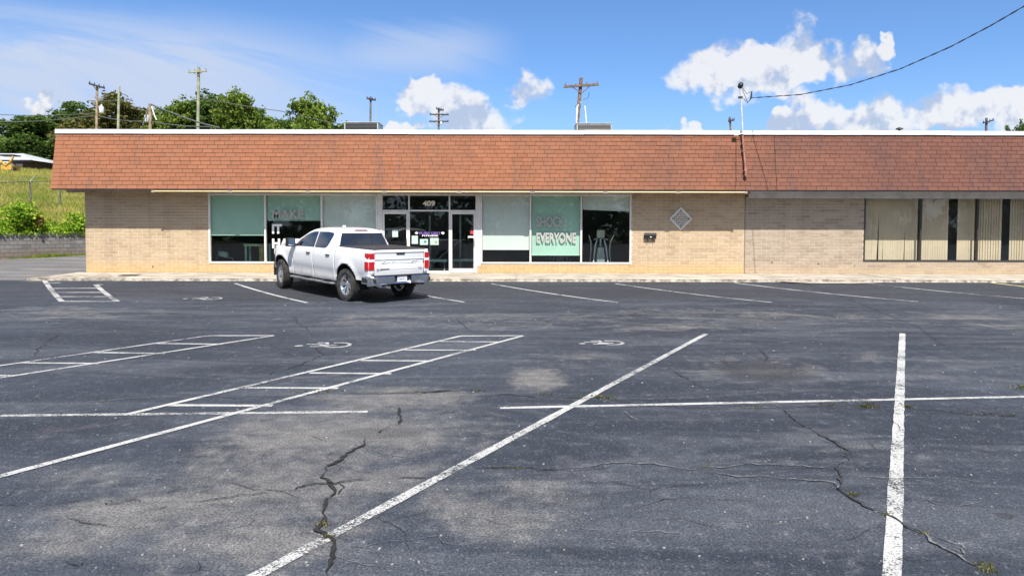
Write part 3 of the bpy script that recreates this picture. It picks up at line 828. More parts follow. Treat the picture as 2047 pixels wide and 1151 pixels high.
def pane(parent, x0, x1, z0, z1, m='glass', y=YW + 0.045):
    mb = MB(); mb.add([(x0,y,z0),(x1,y,z0),(x1,y,z1),(x0,y,z1)], [(0,1,2,3)])
    return mb.build('pane', MATS[m], parent)
def window_group(parent, x0, x1, muls, z0, z1, fm, w=0.055, panes=('glass',)*3, name='window'):
    mb = MB()
    y0, y1 = YW - 0.02, YW + 0.09
    mb.box(x0, x1, y0, y1, z0, z0 + w); mb.box(x0, x1, y0, y1, z1 - w, z1)
    es = [x0] + list(muls) + [x1]
    mb.box(x0, x0 + w, y0, y1, z0 + w, z1 - w); mb.box(x1 - w, x1, y0, y1, z0 + w, z1 - w)
    for m in muls: mb.box(m - w*0.55, m + w*0.55, y0 + 0.002, y1, z0 + w, z1 - w)
    fr = mb.build(name, fm, parent); bevel(fr, 0.004, 1)
    for i in range(len(es)-1):
        pane(fr, es[i] + w*0.3, es[i+1] - w*0.3, z0 + w*0.5, z1 - w*0.5, panes[i % len(panes)])
    return fr
ML = (wx(530), wx(643)); MR = (wx(1060.5), wx(1162))
ZB, ZH = SILL + 0.005, wz(388.5)
w1 = window_group(gym, WL0 + 0.01, WL1, ML, ZB, ZH, MATS['white_frame'], panes=('glass_green', 'glass_green', 'glass'))
w2 = window_group(gym, WR0, WR1 - 0.01, MR, ZB, ZH, MATS['white_frame'], panes=('glass', 'glass_green', 'glass'))
# posts between windows and doors
mb = MB(); mb.box(WL1 + 0.003, D0 - 0.003, YW - 0.01, YW + 0.15, WALK, ZH); mb.box(D1 + 0.003, WR0 - 0.003, YW - 0.01, YW + 0.15, ZB - 0.08, ZH)
mb.box(WL0, WR1, YW - 0.005, YW + 0.18, ZH + 0.002, SOF + 0.05)
mb.build('post', MATS['white_frame'], gym)
# door assembly: transoms, sidelight, two doors
ZT1 = wz(421.5)
V1, V2 = wx(817.6), wx(898.6)
mb = MB(); w = 0.05; y0, y1 = YW - 0.02, YW + 0.10
mb.box(D0, D1, y0, y1, ZH - w, ZH); mb.box(D0, D1, y0, y1, ZT1 - w/2, ZT1 + w/2)
for x in (D0 + w/2, V1, V2, D1 - w/2): mb.box(x - w/2, x + w/2, y0 + 0.002, y1 + 0.002, WALK, ZT1 - w/2); mb.box(x - w/2, x + w/2, y0 + 0.002, y1 + 0.002, ZT1 + w/2, ZH - w)
mb.box(V1 + w/2, V2 - w/2, y0, y1, WALK, WALK + 0.07)
ent = mb.build('entrance_frame', MATS['white_frame'], gym); bevel(ent, 0.004, 1)
for a, b in ((D0, V1), (V1, V2), (V2, D1)): pane(ent, a + w*0.6, b - w*0.6, ZT1 + w*0.4, ZH - w*0.7, 'glass_dark')
pane(ent, V1 + w*0.4, V2 - w*0.4, WALK + 0.06, ZT1 - w*0.3, 'glass')
def door(x0, x1, hand):
    z0, z1 = WALK + 0.012, ZT1 - w/2 - 0.008; st = 0.062
    mb = MB(); y0, y1 = YW - 0.015, YW + 0.035
    mb.box(x0, x0 + st, y0, y1, z0, z1); mb.box(x1 - st, x1, y0, y1, z0, z1)
    mb.box(x0 + st, x1 - st, y0, y1, z0, z0 + 0.15); mb.box(x0 + st, x1 - st, y0, y1, z1 - 0.09, z1)
    d = mb.build('door', MATS['white_frame'], gym); bevel(d, 0.004, 1)
    pane(d, x0 + st*0.8, x1 - st*0.8, z0 + 0.14, z1 - 0.08, 'glass', YW + 0.01)
    hx = x1 - st*0.6 if hand > 0 else x0 + st*0.6
    mb = MB(); mb.tube([(hx, YW - 0.015, z0 + 0.95), (hx, YW - 0.06, z0 + 0.95), (hx, YW - 0.06, z0 + 1.2), (hx, YW - 0.015, z0 + 1.2)], 0.011)
    mb.build('handle', MATS['dark_metal'], d)
    mb = MB(); mb.box((x0+x1)/2 - 0.04, (x0+x1)/2 + 0.12, YW + 0.036, YW + 0.09, z1 - 0.08, z1 - 0.02); mb.build('door_closer', MATS['dark_metal'], d)
    return d
dl = door(D0 + w + 0.006, V1 - w/2 - 0.006, 1)
dr_ = door(V2 + w/2 + 0.006, D1 - w - 0.006, 1)

# lettering
def text_mesh(s, x0, x1, z0, z1, y, m, parent, name, bold=0.03, depth=0.006, shear=0.0):
    cu = bpy.data.curves.new(name, 'FONT'); cu.body = s; cu.offset = bold; cu.extrude = 0.02; cu.shear = shear; cu.resolution_u = 4
    to = bpy.data.objects.new('tmp_text', cu); COL.objects.link(to)
    dg = bpy.context.evaluated_depsgraph_get(); dg.update()
    me = bpy.data.meshes.new_from_object(to.evaluated_get(dg)); me.name = name
    bpy.data.objects.remove(to); bpy.data.curves.remove(cu)
    xs = [v.co.x for v in me.vertices]; ys_ = [v.co.y for v in me.vertices]
    a, b, c, d = min(xs), max(xs), min(ys_), max(ys_)
    for v in me.vertices:
        x, yy, zz = v.co
        v.co = (x0 + (x-a)/(b-a)*(x1-x0), y - zz/0.02*depth*0.5, z0 + (yy-c)/(d-c)*(z1-z0))
    me.materials.clear(); me.materials.append(m)
    return obj(name, me, parent)
YG = YW + 0.04
text_mesh('409', wx(845), wx(869.5), wz(412.5), wz(401.5), YW + 0.036, MATS['letter_cream'], ent, 'lettering', 0.035)
text_mesh('MAKE', wx(543), wx(607), wz(438.5), wz(420), YG, MATS['letter_taupe'], w1, 'lettering', 0.035)
text_mesh('IT', wx(543), wx(563), wz(468), wz(449), YG, MATS['letter_white'], w1, 'lettering', 0.04)
text_mesh('HAPPEN', wx(543), wx(630), wz(497), wz(478), YG, MATS['letter_white'], w1, 'lettering', 0.04)
text_mesh('SHOCK', wx(1072), wx(1129), wz(454), wz(432.5), YG, MATS['letter_taupe'], w2, 'lettering', 0.03)
text_mesh('EVERYONE', wx(1072.5), wx(1152), wz(484.5), wz(465), YG, MATS['letter_taupe'], w2, 'lettering', 0.03)
text_mesh('PURE GRIT', wx(838), wx(881), wz(469.5), wz(463.3), YG, MATS['letter_purple'], ent, 'lettering', 0.03)
text_mesh('FITNESS', wx(843.5), wx(875.5), wz(473), wz(470.2), YG, MATS['letter_white'], ent, 'lettering', 0.03)
for s, x in ((-1, 832.5), (1, 885)):
    mb = MB(); cx_, cz_ = wx(x), wz(466); k = 0.065
    mb.prism([(-k, 0), (-k*0.2, -k*0.75), (k*0.2, -k*0.75), (k, 0), (k*0.2, k*0.75), (-k*0.2, k*0.75)], 0.004, Matrix.Translation((cx_, YG, cz_)) @ Matrix.Rotation(R(90), 4, 'X'))
    mb.build('emblem', MATS['letter_white'], ent)
def sheet(x0, x1, y0, y1, par, m='paper', name='notice', blot=None, y=YW + 0.05):
    mb = MB(); mb.box(wx(x0), wx(x1), y, y + 0.003, wz(y1), wz(y0)); o = mb.build(name, MATS[m], par)
    if blot:
        mb = MB(); bx, bz, bs, bm_ = blot
        mb.prism([(bs*math.cos(R(a)), bs*math.sin(R(a))) for a in range(0, 360, 60)], 0.002, Matrix.Translation((wx(bx), y - 0.001, wz(bz))) @ Matrix.Rotation(R(90), 4, 'X'))
        mb.build('print_mark', MATS[bm_], o)
sheet(784, 795.5, 460, 474.5, dl, y=YW + 0.013); sheet(822.5, 835, 471.5, 488, ent); sheet(839, 855, 478, 490, ent, blot=(849.5, 483.5, 0.05, 'teal')); sheet(859.5, 876.5, 476, 490, ent, blot=(871, 484.5, 0.05, 'lime'))
sheet(940, 947, 461, 468, dr_, 'red', 'sticker', y=YW - 0.002); sheet(935.5, 947.5, 472, 475.5, dr_, 'paper', 'sticker', y=YW - 0.002)

# mortar-coloured joint cover between the shops
mb = MB(); mb.box(XJ - 0.011, XJ + 0.011, YW + 0.004, YW + 0.3, WALK, SOF + 0.1); mb.build('joint_strip', MATS['dark_metal'], gym)

# roller shades hanging behind the glass
def shade(x0, x1, ybot, m, label, tilt=0.0, cord=True):
    ys_ = YW + 0.12
    a, b = P(x0, 390, ys_).x, P(x1, 390, ys_).x
    z1, z0 = ZH - 0.03, P(1023, ybot, ys_).z
    t = empty('roller_shade', ((a+b)/2, ys_, z0)); t['world_parts'] = 1
    mb = MB(); nx, nz_ = 14, 12; vs = []; fs = []
    for j in range(nz_+1):
        for i in range(nx+1):
            x = a + (b-a)*i/nx; z = z1 + (z0 - tilt*(i/nx - 0.5) - z1)*j/nz_
            vs.append((x, ys_ + 0.003*noise.noise(Vector((x*0.8, 0, z*0.7 + x0))) + 0.004*(j/nz_), z))
    for j in range(nz_):
        for i in range(nx): fs.append((j*(nx+1)+i, (j+1)*(nx+1)+i, (j+1)*(nx+1)+i+1, j*(nx+1)+i+1))
    mb.add(vs, fs, True); mb.build('fabric', MATS[m], t)
    mb = MB(); mb.tube([(a, ys_ + 0.004, z0 + tilt*0.5), (b, ys_ + 0.004, z0 - tilt*0.5)], 0.014); mb.build('hem_bar', MATS[m], t)
    mb = MB(); mb.tube([(a, ys_ + 0.04, z1 + 0.02), (b, ys_ + 0.04, z1 + 0.02)], 0.03); mb.build('roller', MATS['shade_white'], t)
    return tag(t, label, 'window shade', 'roller shades in the gym windows')
shade(420.5, 529, 471.5, 'shade_green', 'green roller shade drawn half way in the window beside the brick corner')
shade(533.5, 642, 441.5, 'shade_green', 'green roller shade behind the word MAKE')
shade(646, 752, 500, 'shade_white', 'pale grey roller shade above the pickup truck cab')
shade(965, 1060, 499, 'shade_white', 'white roller shade pulled low in the window next to the door')
shade(1063.5, 1161, 510, 'shade_green', 'green roller shade behind the words SHOCK EVERYONE')
shade(1165, 1260, 420, 'shade_white', 'short crooked white roller shade above the exercise machine', 0.07)

# fluorescent strips under the eave
xj = [311, 466, 620, 771, 919, 1064, 1208, 1352, 1489]
names = ['first strip light from the brick corner under the eave', 'strip light under the eave over the half drawn green shade', 'strip light under the eave over the pickup truck cab', 'strip light under the eave over the doors and number 409',
         'strip light under the eave right of the doors', 'strip light under the eave over the words SHOCK EVERYONE', 'strip light under the eave over the exercise machine window', 'last strip light under the eave beside the joint of the shops']
for i in range(8):
    a, b = P(xj[i], 383, YE + 0.28).x + 0.05, P(xj[i+1], 383, YE + 0.28).x - 0.05
    z = ZE - 0.036
    t = empty('strip_light', ((a+b)/2, YE + 0.10, z)); t['world_parts'] = 1
    mb = MB(); mb.box(a, b, YE + 0.055, YE + 0.14, z - 0.05, z - 0.001); mb.build('housing', MATS['white_frame'], t)
    mb = MB(); mb.tube([(a + 0.03, YE + 0.028, z - 0.036), (b - 0.03, YE + 0.028, z - 0.036)], 0.026, 10); mb.build('tube', MATS['tube_light'], t)
    mb = MB(); mb.box(a - 0.05, a + 0.03, YE - 0.002, YE + 0.145, z - 0.072, z - 0.002); mb.box(b - 0.03, b + 0.045, YE - 0.002, YE + 0.145, z - 0.072, z - 0.002); mb.build('socket', MATS['soffit'], t)
    tag(t, names[i], 'strip light', 'fluorescent strips under the eave')

# ---- wall things
def diamond():
    c = P(1361, 437, YW - 0.02); h = 0.385
    t = empty('wall_ornament', c); t['world_parts'] = 1
    fr = MB(); pts = [(0, -h), (h, 0), (0, h), (-h, 0), (0, -h)]
    for a, b in zip(pts[:-1], pts[1:]):
        A, B = Vector((c.x + a[0], c.y, c.z + a[1])), Vector((c.x + b[0], c.y, c.z + b[1]))
        fr.tube([A, B], 0.022, 6)
        fr.tube([A.lerp(c, 0.14), B.lerp(c, 0.14)], 0.008, 5)
    fr.build('frame', MATS['white_metal'], t)
    sc = MB()
    for i in range(-2, 3):
        for j in range(-2, 3):
            if abs(i) + abs(j) > 3: continue
            x, z = (i - j)*0.075, (i + j)*0.075
            rr = 0.040
            sc.tube([(c.x + x + rr*math.cos(R(a))*(1 + 0.25*math.sin(R(a*2 + i*70))), c.y - 0.005, c.z + z + rr*math.sin(R(a))) for a in range(0, 331, 30)], 0.010, 5)
    sc.build('scrollwork', MATS['white_metal'], t)
    tag(t, 'white diamond-shaped cast iron ornament on the brick wall', 'wall ornament')
diamond()
def mailbox():
    c = P(1300, 472, YW - 0.06); t = empty('mailbox', c); t['world_parts'] = 1
    mb = MB(); w, h = 0.205, 0.085
    prof = [(-0.055, -h), (0.06, -h), (0.06, h), (0.0, h), (-0.055, h*0.45)]
    mb.add([(c.x - w, c.y + p[0], c.z + p[1]) for p in prof] + [(c.x + w, c.y + p[0], c.z + p[1]) for p in prof],
           [(0,1,2,3,4), (5,9,8,7,6)] + [(i, 5+i, 5+(i+1)%5, (i+1)%5) for i in range(5)])
    mb.build('box', MATS['black'], t, True)
    mb = MB(); mb.obox((c.x, c.y - 0.03, c.z + h*0.78), (w + 0.012, 0, 0), (0, 0.04, 0.042), (0, -0.004, 0.004)); mb.build('lid', MATS['black'], t)
    mb = MB(); mb.box(c.x - 0.020, c.x + 0.035, c.y - 0.0575, c.y - 0.056, c.z - 0.045, c.z - 0.015); mb.build('name_plate', MATS['letter_white'], t)
    for s in (-1, 1):
        x = c.x + s*0.10
        mb = MB(); mb.tube([(x, c.y + 0.05, c.z - h), (x, c.y + 0.04, c.z - h - 0.07), (x, c.y - 0.0, c.z - h - 0.10), (x, c.y - 0.05, c.z - h - 0.085), (x, c.y - 0.06, c.z - h - 0.05)], 0.009, 6); mb.build('hook', MATS['black'], t)
    tag(t, 'black wall mailbox with two newspaper hooks on the sunlit brick', 'mailbox')
mailbox()
def weep(px, py, label, pale=False):
    c = P(px, py, YW - 0.004)
    mb = MB(); mb.lathe([(0.016, 0.02), (0.016, -0.03), (0.030, -0.03), (0.030, 0.0)], 12, Matrix.Translation(c) @ Matrix.Rotation(R(90), 4, 'X'))
    mb.lathe([(0.0, -0.01), (0.016, -0.01)], 12, Matrix.Translation(c) @ Matrix.Rotation(R(90), 4, 'X'))
    tag(mb.build('pipe_outlet', MATS['white_metal' if pale else 'dark_metal']), label, 'pipe outlet')
weep(305.5, 533, 'small dark pipe outlet low in the brick left of the green shade window')
weep(1543, 524, 'small dark pipe outlet low in the pale brick nearest the joint')
weep(1636, 527, 'small dark pipe outlet in the middle of the pale brick wall')
weep(1708, 530, 'small white pipe outlet below the corner of the blinds window', True)

# ---- inside the gym
mat('machine_grey', (0.42, 0.45, 0.47), 0.4, 0.08, 4, metal=0.3); mat('wood', (0.52, 0.34, 0.12), 0.6, 0.15, 5); mat('vinyl', (0.45, 0.62, 0.58), 0.5, 0.1, 4); mat('machine_white', (0.75, 0.78, 0.8), 0.4, 0.05, 4)
def elliptical(px, Y, label, s=1.0):
    b = P(px, 523, Y); t = empty('elliptical_trainer', (b.x, Y, WALK)); t['world_parts'] = 1
    def T(x, y, z): return (b.x + x*s, Y + y*s, WALK + z*s)
    mb = MB(); mb.tube([T(-.3,-.1,.05), T(.3,-.1,.05)], .04*s); mb.tube([T(-.3,1.2,.05), T(.3,1.2,.05)], .04*s); mb.tube([T(0,-.1,.06), T(0,1.2,.06)], .045*s); mb.build('base_frame', MATS['machine_grey'], t)
    mb = MB(); mb.prism([(-.13,.0),(.13,.0),(.15,.5),(.10,.82),(-.10,.82),(-.15,.5)], .5*s, Matrix.Translation(T(0,.5,.08)) @ Matrix.Rotation(R(90), 4, 'X') @ Matrix.Scale(s, 4)); mb.build('flywheel_cover', MATS['machine_grey'], t)
    mb = MB(); mb.tube([T(0,.2,.8), T(0,.12,1.25)], .05*s); mb.tube([T(-.26,.1,1.18), T(-.1,.12,1.25), T(.1,.12,1.25), T(.26,.1,1.18)], .022*s); mb.build('mast', MATS['machine_grey'], t)
    mb = MB(); mb.obox(T(0,.08,1.42), (.14*s,0,0), (0,.03*s,.02*s), (0,-.05*s,.13*s)); mb.build('console', MATS['machine_grey'], t)
    for k in (-1, 1):
        mb = MB(); mb.tube([T(k*.30,0,.05), T(k*.20,.1,.95), T(k*.13,.12,1.18)], .028*s); mb.build('handle_arm', MATS['machine_white'], t)
        mb = MB(); mb.tube([T(k*.42,.1,.1), T(k*.34,.2,.75), T(k*.36,.1,1.1), T(k*.46,-.1,1.35)], .020*s); mb.build('moving_arm', MATS['machine_white'], t)
        mb = MB(); mb.box(b.x + k*.26*s - .08*s, b.x + k*.26*s + .08*s, Y + .5*s, Y + .95*s, WALK + .25*s, WALK + .29*s); mb.build('pedal', MATS['black'], t)
    tag(t, label, 'exercise machine')
elliptical(1201, YW + 0.75, 'grey elliptical trainer close behind the glass of the window beside the brick and mailbox')
elliptical(1120, YW + 3.2, 'elliptical trainer deeper in the gym below the green SHOCK EVERYONE shade')
def bench(px, Y, w, label):
    b = P(px, 540, Y); t = empty('weight_bench', (b.x, Y, WALK)); t['world_parts'] = 1
    mb = MB(); mb.box(b.x - w, b.x + w, Y - .15, Y + .15, WALK + .34, WALK + .44); bevel(mb.build('pad', MATS['vinyl'], t), 0.04, 3)
    for k in (-1, 1):
        mb = MB(); mb.tube([(b.x + k*w*.8, Y - .2, WALK + .02), (b.x + k*w*.8, Y, WALK + .34), (b.x + k*w*.8, Y + .2, WALK + .02)], .025); mb.build('leg', MATS['machine_grey'], t)
    tag(t, label, 'weight bench')
bench(868, YW + 1.2, .5, 'pale green padded bench behind the glass beside the tailgate')
bench(926, YW + 1.6, .45, 'pale green padded bench behind the single glass door')
def rack(px, Y, label):
    b = P(px, 540, Y); t = empty('squat_rack', (b.x, Y, WALK)); t['world_parts'] = 1
    for k in (-1, 1):
        mb = MB(); mb.box(b.x + k*.6 - .035, b.x + k*.6 + .035, Y - .035, Y + .035, WALK, WALK + 2.1); mb.build('upright', MATS['machine_grey'], t)
    mb = MB(); mb.tube([(b.x - .95, Y - .08, WALK + 1.15), (b.x + .95, Y - .08, WALK + 1.15)], .016); mb.build('barbell', MATS['machine_white'], t)
    mb = MB(); mb.tube([(b.x - .6, Y, WALK + .1), (b.x + .55, Y + .1, WALK + 1.1)], .03); mb.build('brace', MATS['machine_grey'], t)
    for k in (-1, 1):
        mb = MB(); mb.lathe([(0,-.03),(.2,-.03),(.2,.03),(0,.03)], 20, Matrix.Translation((b.x + k*.85, Y - .08, WALK + 1.15)) @ Matrix.Rotation(R(90), 4, 'Y')); mb.build('weight_plate', MATS['black'], t)
    tag(t, label, 'squat rack')
rack(890, YW + 2.6, 'grey squat rack with a barbell deep behind the doors')
b = P(514, 525, YW + 1.1)
t = empty('plyo_table', (b.x, YW + 1.1, WALK)); t['world_parts'] = 1
mb = MB(); mb.box(b.x - .42, b.x + .45, YW + .9, YW + 1.45, WALK + .92, WALK + 1.0); mb.build('top', mat('table_top', (.52,.60,.38), .6, .1, 4), t)
for dx, dy in ((-.36, 0), (.38, 0), (-.36, .42), (.38, .42)):
    mb = MB(); mb.box(b.x + dx - .03, b.x + dx + .03, YW + .93 + dy, YW + .99 + dy, WALK, WALK + .919); mb.build('leg', MATS['vinyl'], t)
mb = MB(); mb.box(b.x + .17, b.x + .34, YW + .86, YW + .895, WALK, WALK + .97); mb.build('plank', MATS['wood'], t)
tag(t, 'high green table with a yellow plank behind the glass left of the truck', 'table')
b = P(447, 525, YW + 1.0)
t = empty('exercise_bike', (b.x, YW + 1.0, WALK)); t['world_parts'] = 1
mb = MB(); mb.obox((b.x, YW + 1.0, WALK + .62), (.16,0,-.03), (0,.13,0), (0,0,.10)); bevel(mb.build('shroud', MATS['machine_white'], t), .06, 3)
mb = MB(); mb.tube([(b.x - .3, YW + 1, WALK + .05), (b.x - .2, YW + 1, WALK + .9), (b.x - .1, YW + 1.0, WALK + .7)], .025); mb.build('handle_post', MATS['machine_grey'], t)
mb = MB(); mb.tube([(b.x + .05, YW + 1, WALK + .5), (b.x + .35, YW + .95, WALK + .48), (b.x + .42, YW + .95, WALK + .2), (b.x + .42, YW + .95, WALK)], .02); mb.build('rear_rail', MATS['machine_grey'], t)
mb = MB(); mb.box(b.x - .35, b.x + .4, YW + .97, YW + 1.03, WALK + .006, WALK + .06); mb.build('base_bar', MATS['machine_grey'], t)
tag(t, 'white and grey exercise bike low behind the half drawn green shade', 'exercise bike')

# ================================================================== right unit
shop = empty('shop_building', ((XJ + XR)/2, YW, WALK)); shop['world_parts'] = 1
tag(shop, 'pale brick shop with brown shingled mansard, grey fascia and bronze windows full of vertical blinds', 'building')
BW0 = wx(1727)
SILL2 = WALK + 4*CH + 0.0
ops2 = [(BW0, XR - 0.5, SILL2, SOF + 0.1)]
wall_pieces(shop, XJ + 0.012, XR, ops2, 'brick_pale', 'mortar_grey', 300, lambda b: b[0])
mansard(shop, XJ + 0.755, XR, lambda t: t[0], 300)
shell(shop, XJ + 0.013, XR, 14.0, MATS['mortar_grey'])
coping(shop, XJ + 0.752, XR)
mb = MB(); mb.box(XJ + 0.74, XR, YE + 0.01, YE + 0.05, ZE - 0.035, ZE - 0.002); mb.build('eave_board', MATS['dark_metal'], shop)
mb = MB(); mb.box(XJ + 0.002, XR, YE + 0.10, YW + 0.30, SOF + 0.055, SOF + 0.10); mb.build('soffit', MATS['grey_board'], shop)
x = XJ + 0.02; k = 0
while x < XR:
    xe = min(x + 3.66, XR); mb = MB(); mb.box(x, xe - 0.004, YW - 0.26, YW - 0.235, wz(396), SOF + 0.054); mb.build('fascia_board', MATS['grey_board'], shop); x = xe
mb = MB(); mb.box(XJ + 0.02, XR, YW - 0.234, YW + 0.0, wz(396) + 0.02, wz(396) + 0.045); mb.build('fascia_return', MATS['grey_board'], shop)
mulx = [wx(1841), wx(1954.5), wx(2068), wx(2182)]
w3 = window_group(shop, BW0, XR - 0.5, mulx, SILL2 + 0.003, wz(396) + 0.10, MATS['bronze_frame'], 0.05, ('glass_clear',)*5)
def blind(x0, x1, gaps, label, sp=0.083, twist=14, fan=()):
    yb = YW + 0.26; a, b = P(x0, 400, yb).x, P(x1, 400, yb).x
    z1, z0 = wz(396) + 0.05, SILL2 + 0.055
    t = empty('vertical_blind', ((a+b)/2, yb, z0)); t['world_parts'] = 1
    mb = MB(); mb.box(a, b, yb - 0.03, yb + 0.03, z1, z1 + 0.05); mb.build('head_rail', MATS['blind_slat'], t)
    u = MB(); hw = 0.052; vs = []; fs = []
    H = z1 - z0
    for j in range(2):
        for i in range(5): vs.append(((i/4 - 0.5)*2*hw, 0.007*math.cos((i/4-0.5)*math.pi), -H*j))
    for i in range(4): fs.append((i, 5+i, 6+i, 1+i))
    u.add(vs, fs, True); me = u.mesh('slat', MATS['blind_slat'])
    x = a + 0.04; i = 0
    while x < b - 0.02:
        px = CX + FPX*x/yb
        if not any(g0 <= px <= g1 for g0, g1 in gaps):
            o = obj('slat', me, t, (x, yb, z1 - 0.001))
            tl = RND.uniform(-0.003, 0.003)
            for (f0, f1, amt) in fan:
                if f0 <= px <= f1: tl = amt
            o.rotation_euler = (0, tl, R(twist + RND.uniform(-3, 3)))
        x += sp
    tag(t, label, 'vertical blind', 'vertical blinds in the bronze window')
blind(1730, 1838, [], 'tan vertical blind at the brick edge, a few slats hanging askew', 0.086, 1, ((1748, 1756, 0.035), (1763, 1767, 0.02), (1806, 1811, 0.022)))
blind(1844, 1952, [(1894, 1897), (1901, 1911)], 'tan vertical blind with two narrow dark gaps in its middle', 0.086, 2)
blind(1957, 2066, [(1999, 2016)], 'tan ribbed vertical blind with one wide dark gap', 0.095, 12)
blind(2071, 2180, [], 'tan vertical blind beyond the wide dark gap at the picture edge', 0.088, 9)

# ================================================================== roof things
mat('tank_grey_lid', (0.45, 0.47, 0.46), 0.5, 0.1, 3)
def hvac(x0, x1, ytop, Y, label, side):
    a, b = P(x0, 250, Y).x, P(x1, 250, Y).x; zt = P(1023, ytop, Y).z; z0 = ZT - 0.12
    t = empty('rooftop_unit', ((a+b)/2, Y, z0)); t['world_parts'] = 1
    mb = MB(); mb.box(a, b, Y, Y + 1.1, z0 + 0.1, zt - 0.04); mb.build('cabinet', mat('hvac_grey', (0.42, 0.46, 0.44), 0.5, 0.1, 3), t)
    mb = MB(); mb.box(a - 0.02, b + 0.02, Y - 0.02, Y + 1.12, zt - 0.025, zt); mb.build('lid', MATS['tank_grey_lid'], t)
    for k in range(int((zt - z0)/0.055) - 3):
        z = z0 + 0.14 + k*0.055
        mb = MB(); mb.obox(((a+b)/2, Y - 0.012, z), ((b-a)/2 - 0.07, 0, 0), (0, 0.012, -0.010), (0, 0.003, 0.008)); mb.build('louver', MATS['dark_metal'], t)
    mb = MB(); mb.box(a + 0.05, b - 0.05, Y - 0.003, Y - 0.001, z0 + 0.12, zt - 0.06); mb.build('coil', MATS['black'], t)
    mb = MB(); mb.box(a, b, Y, Y + 1.1, z0, z0 + 0.098); mb.build('curb', MATS['dark_metal'], t)
    tag(t, label, 'rooftop unit', 'air conditioning units on the flat roof')
hvac(688, 756, 244.5, 30.0, 'grey louvered rooftop air conditioner on the roof edge beside the round tree', 1)
hvac(1153, 1223, 246, 30.0, 'grey louvered rooftop air conditioner in front of the brown utility pole', -1)

def mast():
    p0 = P(1491, 354, 23.74); ptop = P(1480, 172, 24.0); pm = P(1484.5, 268, 23.98)
    t = empty('service_mast', pm); t['world_parts'] = 1
    y = lambda p: p
    mb = MB(); mb.tube([pm, ptop], 0.033, 12); mb.build('pipe', mat('galvanised', (0.72, 0.74, 0.76), 0.4, 0.08, 3, metal=0.4), t)
    mb = MB(); mb.tube([(p0.x, 23.72, p0.z), (pm.x, 24.01, pm.z)], 0.034, 10)
    for f in (0.05, 0.16, 0.78, 0.6): 
        q = Vector((p0.x, 23.72, p0.z)).lerp(Vector((pm.x, 24.01, pm.z)), f); mb.obox(q, (0.055,0,0), (0,0.04,0), (0,0,0.025))
    mb.build('painted_pipe', mat('pipe_brown', (0.36, 0.16, 0.11), 0.6, 0.15, 5), t)
    mb = MB(); mb.lathe([(0.0, 0.13), (0.06, 0.11), (0.09, 0.04), (0.085, -0.05), (0.045, -0.09)], 14, Matrix.Translation(ptop) @ Matrix.Rotation(R(25), 4, 'Y')); mb.build('weather_head', MATS['black'], t)
    cl = P(1479.8, 195, 24.0)
    mb = MB(); mb.box(cl.x - 0.06, cl.x + 0.07, cl.y - 0.06, cl.y + 0.06, cl.z - 0.03, cl.z + 0.03); mb.build('clamp', MATS['dark_metal'], t)
    for A, B, C in (((1484, 176), (1493, 188), (1501, 184)), ((1484, 180), (1495, 206), (1502, 197)), ((1486, 197), (1494, 207), (1502, 195))):
        mb = MB(); mb.tube([P(*A, 24.0), P(*B, 23.95), P(*C, 23.9)], 0.010, 5); mb.build('drop_wire', MATS['black'], t)
    mb = MB(); mb.tube([P(1501, 197, 23.9), P(1503, 183, 23.9)], [0.03, 0.02], 6); mb.build('insulator', MATS['black'], t)
    bx = P(1471, 268.5, 23.95); mb = MB(); mb.box(bx.x - 0.07, bx.x + 0.07, 23.9, 23.98, bx.z - 0.045, bx.z + 0.045); mb.tube([(bx.x + 0.07, 23.94, bx.z), (pm.x, 23.94, pm.z)], 0.012, 6); mb.build('junction_box', MATS['white_metal'], t)
    mb = MB(); q = P(1474.5, 276, 23.9); mb.tube([(q.x, 23.99, q.z), (P(1471.5, 372, 23.7).x, 23.70, P(1471.5, 372, 23.7).z)], 0.006, 5); mb.build('thin_cable', MATS['black'], t)
    tag(t, 'leaning pale service mast with black weather head rising through the brown mansard', 'service mast')
mast()
a = P(1502, 196, 23.9); pts = [(1600, 189.5, 21.9), (1700, 170, 19.9), (1800, 138, 17.9), (1900, 94, 16.0), (1980, 52, 14.5), (2047, 13, 13.3), (2150, -55, 11.6)]
mb = MB(); wp = [a] + [P(*p) for p in pts]
q = wp[-1] + (wp[-1] - wp[-2])*1.6; wp += [q, q + (wp[-1] - wp[-2])*1.6 + Vector((0,0,1.0))]
mb.tube(wp, 0.010, 6)
for k, w_ in enumerate(wp[:-1]): pass
tw = MB()
for i in range(len(wp)-1):
    A, B = wp[i], wp[i+1]; n = max(4, int((B-A).length/0.12))
    for off in (0, math.pi):
        tw.tube([A.lerp(B, k/n) + Vector((0, 0.011*math.sin(k*0.9+off), 0.011*math.cos(k*0.9+off))) for k in range(n+1)], 0.008, 4, False)
o = mb.build('overhead_cable', mat('cable', (0.07, 0.08, 0.10), 0.6, 0.1, 4))
tw.build('twisted_pair', MATS['cable'], o)
tag(o, 'dark twisted service cable sweeping from the roof mast up to the corner of the sky', 'cable')
